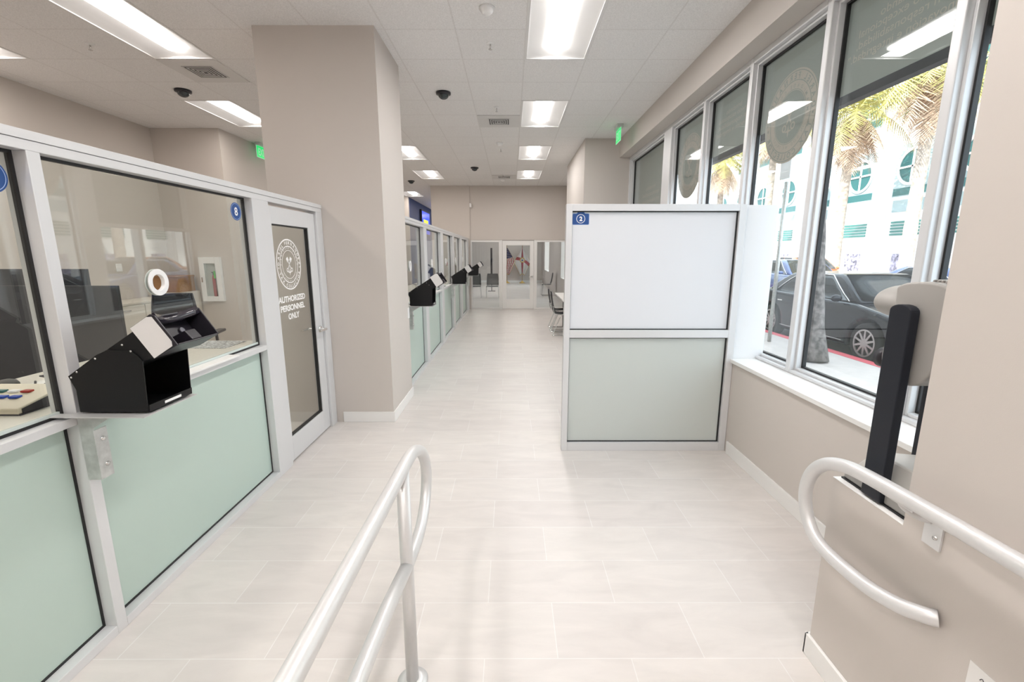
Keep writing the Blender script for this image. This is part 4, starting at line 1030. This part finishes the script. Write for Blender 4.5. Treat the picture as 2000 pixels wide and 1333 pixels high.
def palm(name, label, base, top, r0, crown, n, skirt, seed):
    rnd = random.Random(seed)
    r = thing(name, label, 'palm tree', base, 'street palms')
    b, t = Vector(base), Vector(top)
    bm = B(); P = []; Rr = []
    for k in range(25):
        u = k / 24; p = b.lerp(t, u); p.y += .10 * math.sin(u * PI); P.append(p); Rr.append(r0 * (1 + .55 * max(0, 1 - u * 9) ** 2) * (1 - .25 * u) * (1 + .06 * (k % 2)))
    tube(bm, P, Rr, 18); obj('stem', bm, bark_sunlit if skirt else bark, r)
    def fronds(count, lo, hi, ln, mat, nm, droop):
        bm = B()
        for k in range(count):
            az = 2 * PI * k / count + rnd.uniform(-.2, .2); el = rnd.uniform(lo, hi); L_ = ln * rnd.uniform(.8, 1.1)
            d = Vector((math.cos(az) * math.cos(el), math.sin(az) * math.cos(el), math.sin(el))); pts = []; p = t.copy(); m = 14
            for q in range(m + 1):
                pts.append(p.copy()); d = (d + Vector((0, 0, -droop / m))).normalized(); p = p + d * (L_ / m)
            tube(bm, pts, [.025 * (1 - q / (m + 2)) for q in range(m + 1)], 5)
            side = Vector((-math.sin(az), math.cos(az), 0))
            for q in range(2, m + 1):
                for s in (-1, 1):
                    for h in (0, .5):
                        o = pts[q].lerp(pts[min(q + 1, m)], h); ll = L_ * .26 * math.sin(PI * min(.95, (q + h) / (m + 1)) ** .7) + .05
                        e = o + side * s * ll + Vector((0, 0, -ll * rnd.uniform(.25, .7))) + (pts[q] - pts[q-1]) * 1.2
                        w = (pts[q] - pts[q-1]).normalized() * .035
                        v = [bm.verts.new(c) for c in (o - w, o + w, e)]; bm.faces.new(v)
        obj(nm, bm, mat, r)
    fronds(n, -.1, 1.2, crown, frond_green, 'fronds', 1.7)
    if skirt: fronds(int(n * .8), -1.3, -.5, crown * .85, frond_dead, 'dry_skirt', 1.2)
palm('palm_tree', 'palm with a grey ringed stem on the sidewalk, before the black car', (4.75, 6.88, -.02), (4.80, 7.75, 6.4), .125, 2.2, 22, False, 1)
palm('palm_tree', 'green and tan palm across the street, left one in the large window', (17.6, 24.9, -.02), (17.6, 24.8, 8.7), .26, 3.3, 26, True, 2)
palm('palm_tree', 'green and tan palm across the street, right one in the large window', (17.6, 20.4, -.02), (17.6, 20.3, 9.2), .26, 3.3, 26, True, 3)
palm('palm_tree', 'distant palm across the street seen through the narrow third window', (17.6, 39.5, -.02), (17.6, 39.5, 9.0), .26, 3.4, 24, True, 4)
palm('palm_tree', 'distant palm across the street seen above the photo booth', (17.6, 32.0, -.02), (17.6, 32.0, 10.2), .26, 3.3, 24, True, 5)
S('wall_upper_storeys', stone_white, (-8.0, 2.25, -6.0, 60.0, WH + .16, 15.0))
r = thing('sign_post', 'grey sign post on the sidewalk seen past the photo booth', 'sign post', (4.95, 8.5, -.02))
bm = B(); cyl(bm, (4.95, 8.5, -.02), (4.95, 8.5, 2.9), .035, seg=12); obj('post', bm, galv, r)
part_box('sign_plate', r, alu_grey, 4.90, 4.91, 8.35, 8.65, 2.95, 3.4)

def car(name, label, loc, rz, paint, hs=1.0, group='parked cars'):
    r = thing(name, label, 'car', loc, group)
    yf, yr, R = -1.38, 1.40, .335
    def arch(yc): return [(yc + (R + .05) * math.cos(a), .33 + (R + .05) * math.sin(a)) for a in [PI * k / 10 for k in range(10, -1, -1)]]
    side = [(-2.36, .30), (-2.40, .48), (-2.33, .66), (-2.05, .77), (-1.55, .87), (-1.02, .955), (0, .975), (1.3, 1.0), (1.72, 1.03), (2.22, 1.0), (2.40, .86), (2.40, .45), (2.30, .26), (1.40 + R + .06, .22)]
    side += [(y, max(.22, z)) for y, z in arch(yr)[::-1]] + [(yr - R - .06, .20), (yf + R + .06, .20)] + [(y, max(.22, z)) for y, z in arch(yf)[::-1]] + [(yf - R - .06, .24)]
    bm = B(); prism(bm, [(-.90, y, z * (hs if z > .5 else 1)) for y, z in side], (1.80, 0, 0)); obj('body', bm, paint, r, bevel=.07, seg=4, local=True)
    # greenhouse
    zb, zt = .955 * hs, 1.43 * hs
    bot = [(-1.06, .80), (1.78, .80)]; top_ = [(-.28, .60), (.95, .60)]
    bm = B()
    secs = []
    for t in [k / 6 for k in range(7)]:
        z = zb + (zt - zb) * (1 - (1 - t) ** 1.35); y0 = -1.06 + .80 * t ** .95; y1 = 1.80 - .82 * t; x = .82 - .20 * t ** 1.3
        secs.append((x, y0, y1, z))
    rows = [[bm.verts.new(p) for p in ((-x, y0, z), (x, y0, z), (x, y1, z), (-x, y1, z))] for x, y0, y1, z in secs]
    for a, b in zip(rows, rows[1:]):
        for i in range(4): f = bm.faces.new((a[i], a[(i+1) % 4], b[(i+1) % 4], b[i])); f.smooth = True
    bm.faces.new(rows[-1]); bm.faces.new(rows[0][::-1]); obj('cabin', bm, paint, r, bevel=.05, seg=3, local=True)
    def sidept(u, v, s, off=.008):
        k = v * 6; i = min(5, int(k)); f = k - i; A, Bq = secs[i], secs[i + 1]
        x = A[0] + (Bq[0] - A[0]) * f; y0 = A[1] + (Bq[1] - A[1]) * f; y1 = A[2] + (Bq[2] - A[2]) * f; z = A[3] + (Bq[3] - A[3]) * f
        return Vector((s * (x + off), y0 + (y1 - y0) * u, z))
    for s in (-1, 1):
        for a0, a1, b0, b1 in ((.09, .50, .16, .52), (.53, .86, .55, .80)):
            bm = B(); cols = []
            for i in range(9):
                f = i / 8; cols.append([bm.verts.new(sidept((a0 + (a1 - a0) * f) * (1 - v) + (b0 + (b1 - b0) * f) * v, .04 + .80 * v, s)) for v in (0, .25, .5, .75, 1)])
            for A, Bq in zip(cols, cols[1:]):
                for i in range(4): fc = bm.faces.new((A[i], A[i+1], Bq[i+1], Bq[i])); fc.smooth = True
            bmesh.ops.solidify(bm, geom=bm.faces[:], thickness=.004); obj('side_window', bm, car_glass, r, local=True)
        bm = B(); tube(bm, [sidept(.07, .03, s, .012)] + [sidept(.07 + .08 * v, .04 + .84 * v, s, .012) for v in (.25, .5, .75, 1)] + [sidept(u, .90, s, .012) for u in (.3, .5, .7)] + [sidept(.88 - .06 * v, .04 + .84 * v, s, .012) for v in (1, .6, .3, 0)], .010, 6); obj('window_trim', bm, chrome, r, local=True)
        bm = B(); lathe(bm, (0, 0, 0), [(0, -1), (.6, -.8), (.95, -.3), (.95, .3), (.6, .8), (0, 1)], 'X', 16)
        for v in bm.verts: v.co = Vector((s * .98 + v.co.x * .10, -.72 + v.co.y * .06, 1.02 * hs + v.co.z * .065))
        obj('wing_mirror', bm, paint, r, local=True)
        for y in (-.02, 1.0):
            bm = B(); box(bm, s * .905 - .012, s * .905 + .012, y, y + .16, .80 * hs, .825 * hs); obj('door_handle', bm, chrome, r, bevel=.006, local=True)
        bm = B(); box(bm, s * .902 - .003, s * .902 + .003, -.86, 1.0, .29, .30); obj('sill_strip', bm, chrome, r, local=True)
    for nm, ys, k0 in (('windscreen', 0, 1), ('rear_window', 1, 2)):
        bm = B(); cols = []
        for v in (0.06, .3, .6, .92):
            k = v * 6; i = min(5, int(k)); f = k - i; A, Bq = secs[i], secs[i + 1]
            x = (A[0] + (Bq[0] - A[0]) * f) * .90; y = A[k0] + (Bq[k0] - A[k0]) * f; z = A[3] + (Bq[3] - A[3]) * f
            o = -.012 if k0 == 1 else .012
            cols.append([bm.verts.new((x * q, y + o, z + .008)) for q in (-1, -.5, 0, .5, 1)])
        for A, Bq in zip(cols, cols[1:]):
            for i in range(4): fc = bm.faces.new((A[i], A[i+1], Bq[i+1], Bq[i])); fc.smooth = True
        bmesh.ops.solidify(bm, geom=bm.faces[:], thickness=.004); obj(nm, bm, car_glass, r, local=True)
    for s in (-1, 1):
        bm = B(); box(bm, s * .70 - .16, s * .70 + .16, -2.40, -2.20, .60 * hs, .70 * hs); obj('headlight', bm, lens_glass, r, bevel=.02, local=True)
        for yc in (yf, yr):
            bm = B(); lathe(bm, (s * .80, yc, .335), [(.225, -.105), (.30, -.11), (.33, -.085), (.335, 0), (.33, .085), (.30, .11), (.225, .105)], 'X', 32); w = obj('tyre', bm, tyre_m, r, local=True)
            bm = B(); xo = s * .895
            ring(bm, Matrix.Translation((xo - .012, yc, .335)) @ Matrix.Rotation(PI/2, 4, 'Y'), .205, .232, .02, 32)
            for k in range(10):
                a = 2 * PI * k / 10; Mk = Matrix.Translation((xo - .01, yc, .335)) @ Matrix.Rotation(a, 4, 'X')
                prism(bm, [(0, -.022, .05), (0, .022, .05), (0, .014, .21), (0, -.014, .21)], (.015, 0, 0), 0, Mk)
            cyl(bm, (xo - .012, yc, .335), (xo + .010, yc, .335), .055, seg=16); obj('rim', bm, rim_m, w, local=True)
            bm = B(); cyl(bm, (s * .84, yc, .335), (s * .85, yc, .335), .225, seg=24); obj('wheel_well', bm, black_rubber, w, local=True)
    r.rotation_euler = (0, 0, rz); return r
car('parked_car', 'black sedan parked at the red curb outside the large window', (6.75, 8.72, -.16), 0, car_black)
car('parked_car', 'blue sedan parked across the street behind the black sedan', (12.0, 12.2, -.16), 0, car_blue)
car('parked_car', 'orange car parked farther across the street, left of the black sedan', (13.2, 20.6, -.16), 0, car_orange, 1.15)
car('parked_car', 'small blue car at the far left of the street, seen past the photo booth', (10.6, 17.0, -.16), 0, car_blue, 1.1)

r = thing('office_building', 'white office building with round teal windows across the street', 'building', (24, 35, 0))
part_box('wall', r, stone_white, 22.0, 26.0, 6.0, 75.0, -.1, 20.0)
for k in range(-4, 11):
    yc = 26.0 + 3.75 * k
    for zc in ((6.35, 10.6) if k < 6 else (6.35,)):
        w = part_box('window_panel', r, stone_blue, 21.97, 21.999, yc - 1.15, yc + 1.15, zc - 1.55, zc + 1.25)
        bm = B(); M = frame((21.965, yc, zc), (0, -1, 0), (0, 0, 1)); disc(bm, M, .92, .004, 40); box(bm, 21.962, 21.969, yc - 1.1, yc + 1.1, zc - 1.5, zc - 1.10); obj('pane', bm, teal_glass, w)
        bm = B(); ring(bm, M @ Matrix.Translation((0, 0, .003)), .86, 1.0, .05, 40); box(bm, -.05, .05, -.9, .9, .003, .05, 0, M); box(bm, -.9, .9, -.05, .05, .003, .05, 0, M); obj('ring_frame', bm, stone_white, w)
    part_box('spandrel', r, stone_blue, 21.97, 21.999, yc - 1.0, yc + 1.0, 3.95, 4.6)
    part_box('louvre', r, teal_paint, *[(21.95, 21.999, yc - 1.0, yc + .9, 2.65 + .17 * q, 2.75 + .17 * q) for q in range(5)])
    part_box('shop_front', r, mural, 21.96, 21.999, yc - .8, yc + .5, -.02, 1.6)
    part_box('pilaster', r, stone_white, 21.75, 21.999, yc + 1.45, yc + 2.3, -.02, 20)

# ------------------------------------------------------------------ light, sky, camera
sun = bpy.data.lights.new('sun', 'SUN'); sun.energy = 5.5; sun.angle = math.radians(.6); sun.color = (1.0, .95, .88)
so = bpy.data.objects.new('sun', sun); COL.objects.link(so)
so.rotation_euler = Vector((.62, .30, -.80)).to_track_quat('-Z', 'Y').to_euler()
wd = bpy.data.worlds.new('sky'); scn.world = wd; wd.use_nodes = True
bg = wd.node_tree.nodes['Background']; bg.inputs['Color'].default_value = (.80, .90, 1.0, 1); bg.inputs['Strength'].default_value = 2.0

cam = bpy.data.cameras.new('camera'); co = bpy.data.objects.new('camera', cam); COL.objects.link(co)
co.location = (0, 0, CAMZ); co.rotation_euler = (math.radians(90 - 10.989), 0, math.radians(-.1031))
cam.sensor_fit = 'HORIZONTAL'; cam.sensor_width = 36; cam.lens = 15.88; cam.clip_start = .02; cam.clip_end = 300
scn.camera = co
scn.view_settings.view_transform = 'Standard'; scn.view_settings.look = 'None'; scn.view_settings.gamma = 1.0; scn.view_settings.use_curve_mapping = False
scn.view_settings.exposure = 1.0
scn.cycles.max_bounces = 10; scn.cycles.diffuse_bounces = 5; scn.cycles.glossy_bounces = 5; scn.cycles.transparent_max_bounces = 16
scn.cycles.caustics_reflective = False; scn.cycles.caustics_refractive = False; scn.cycles.sample_clamp_indirect = 6.0
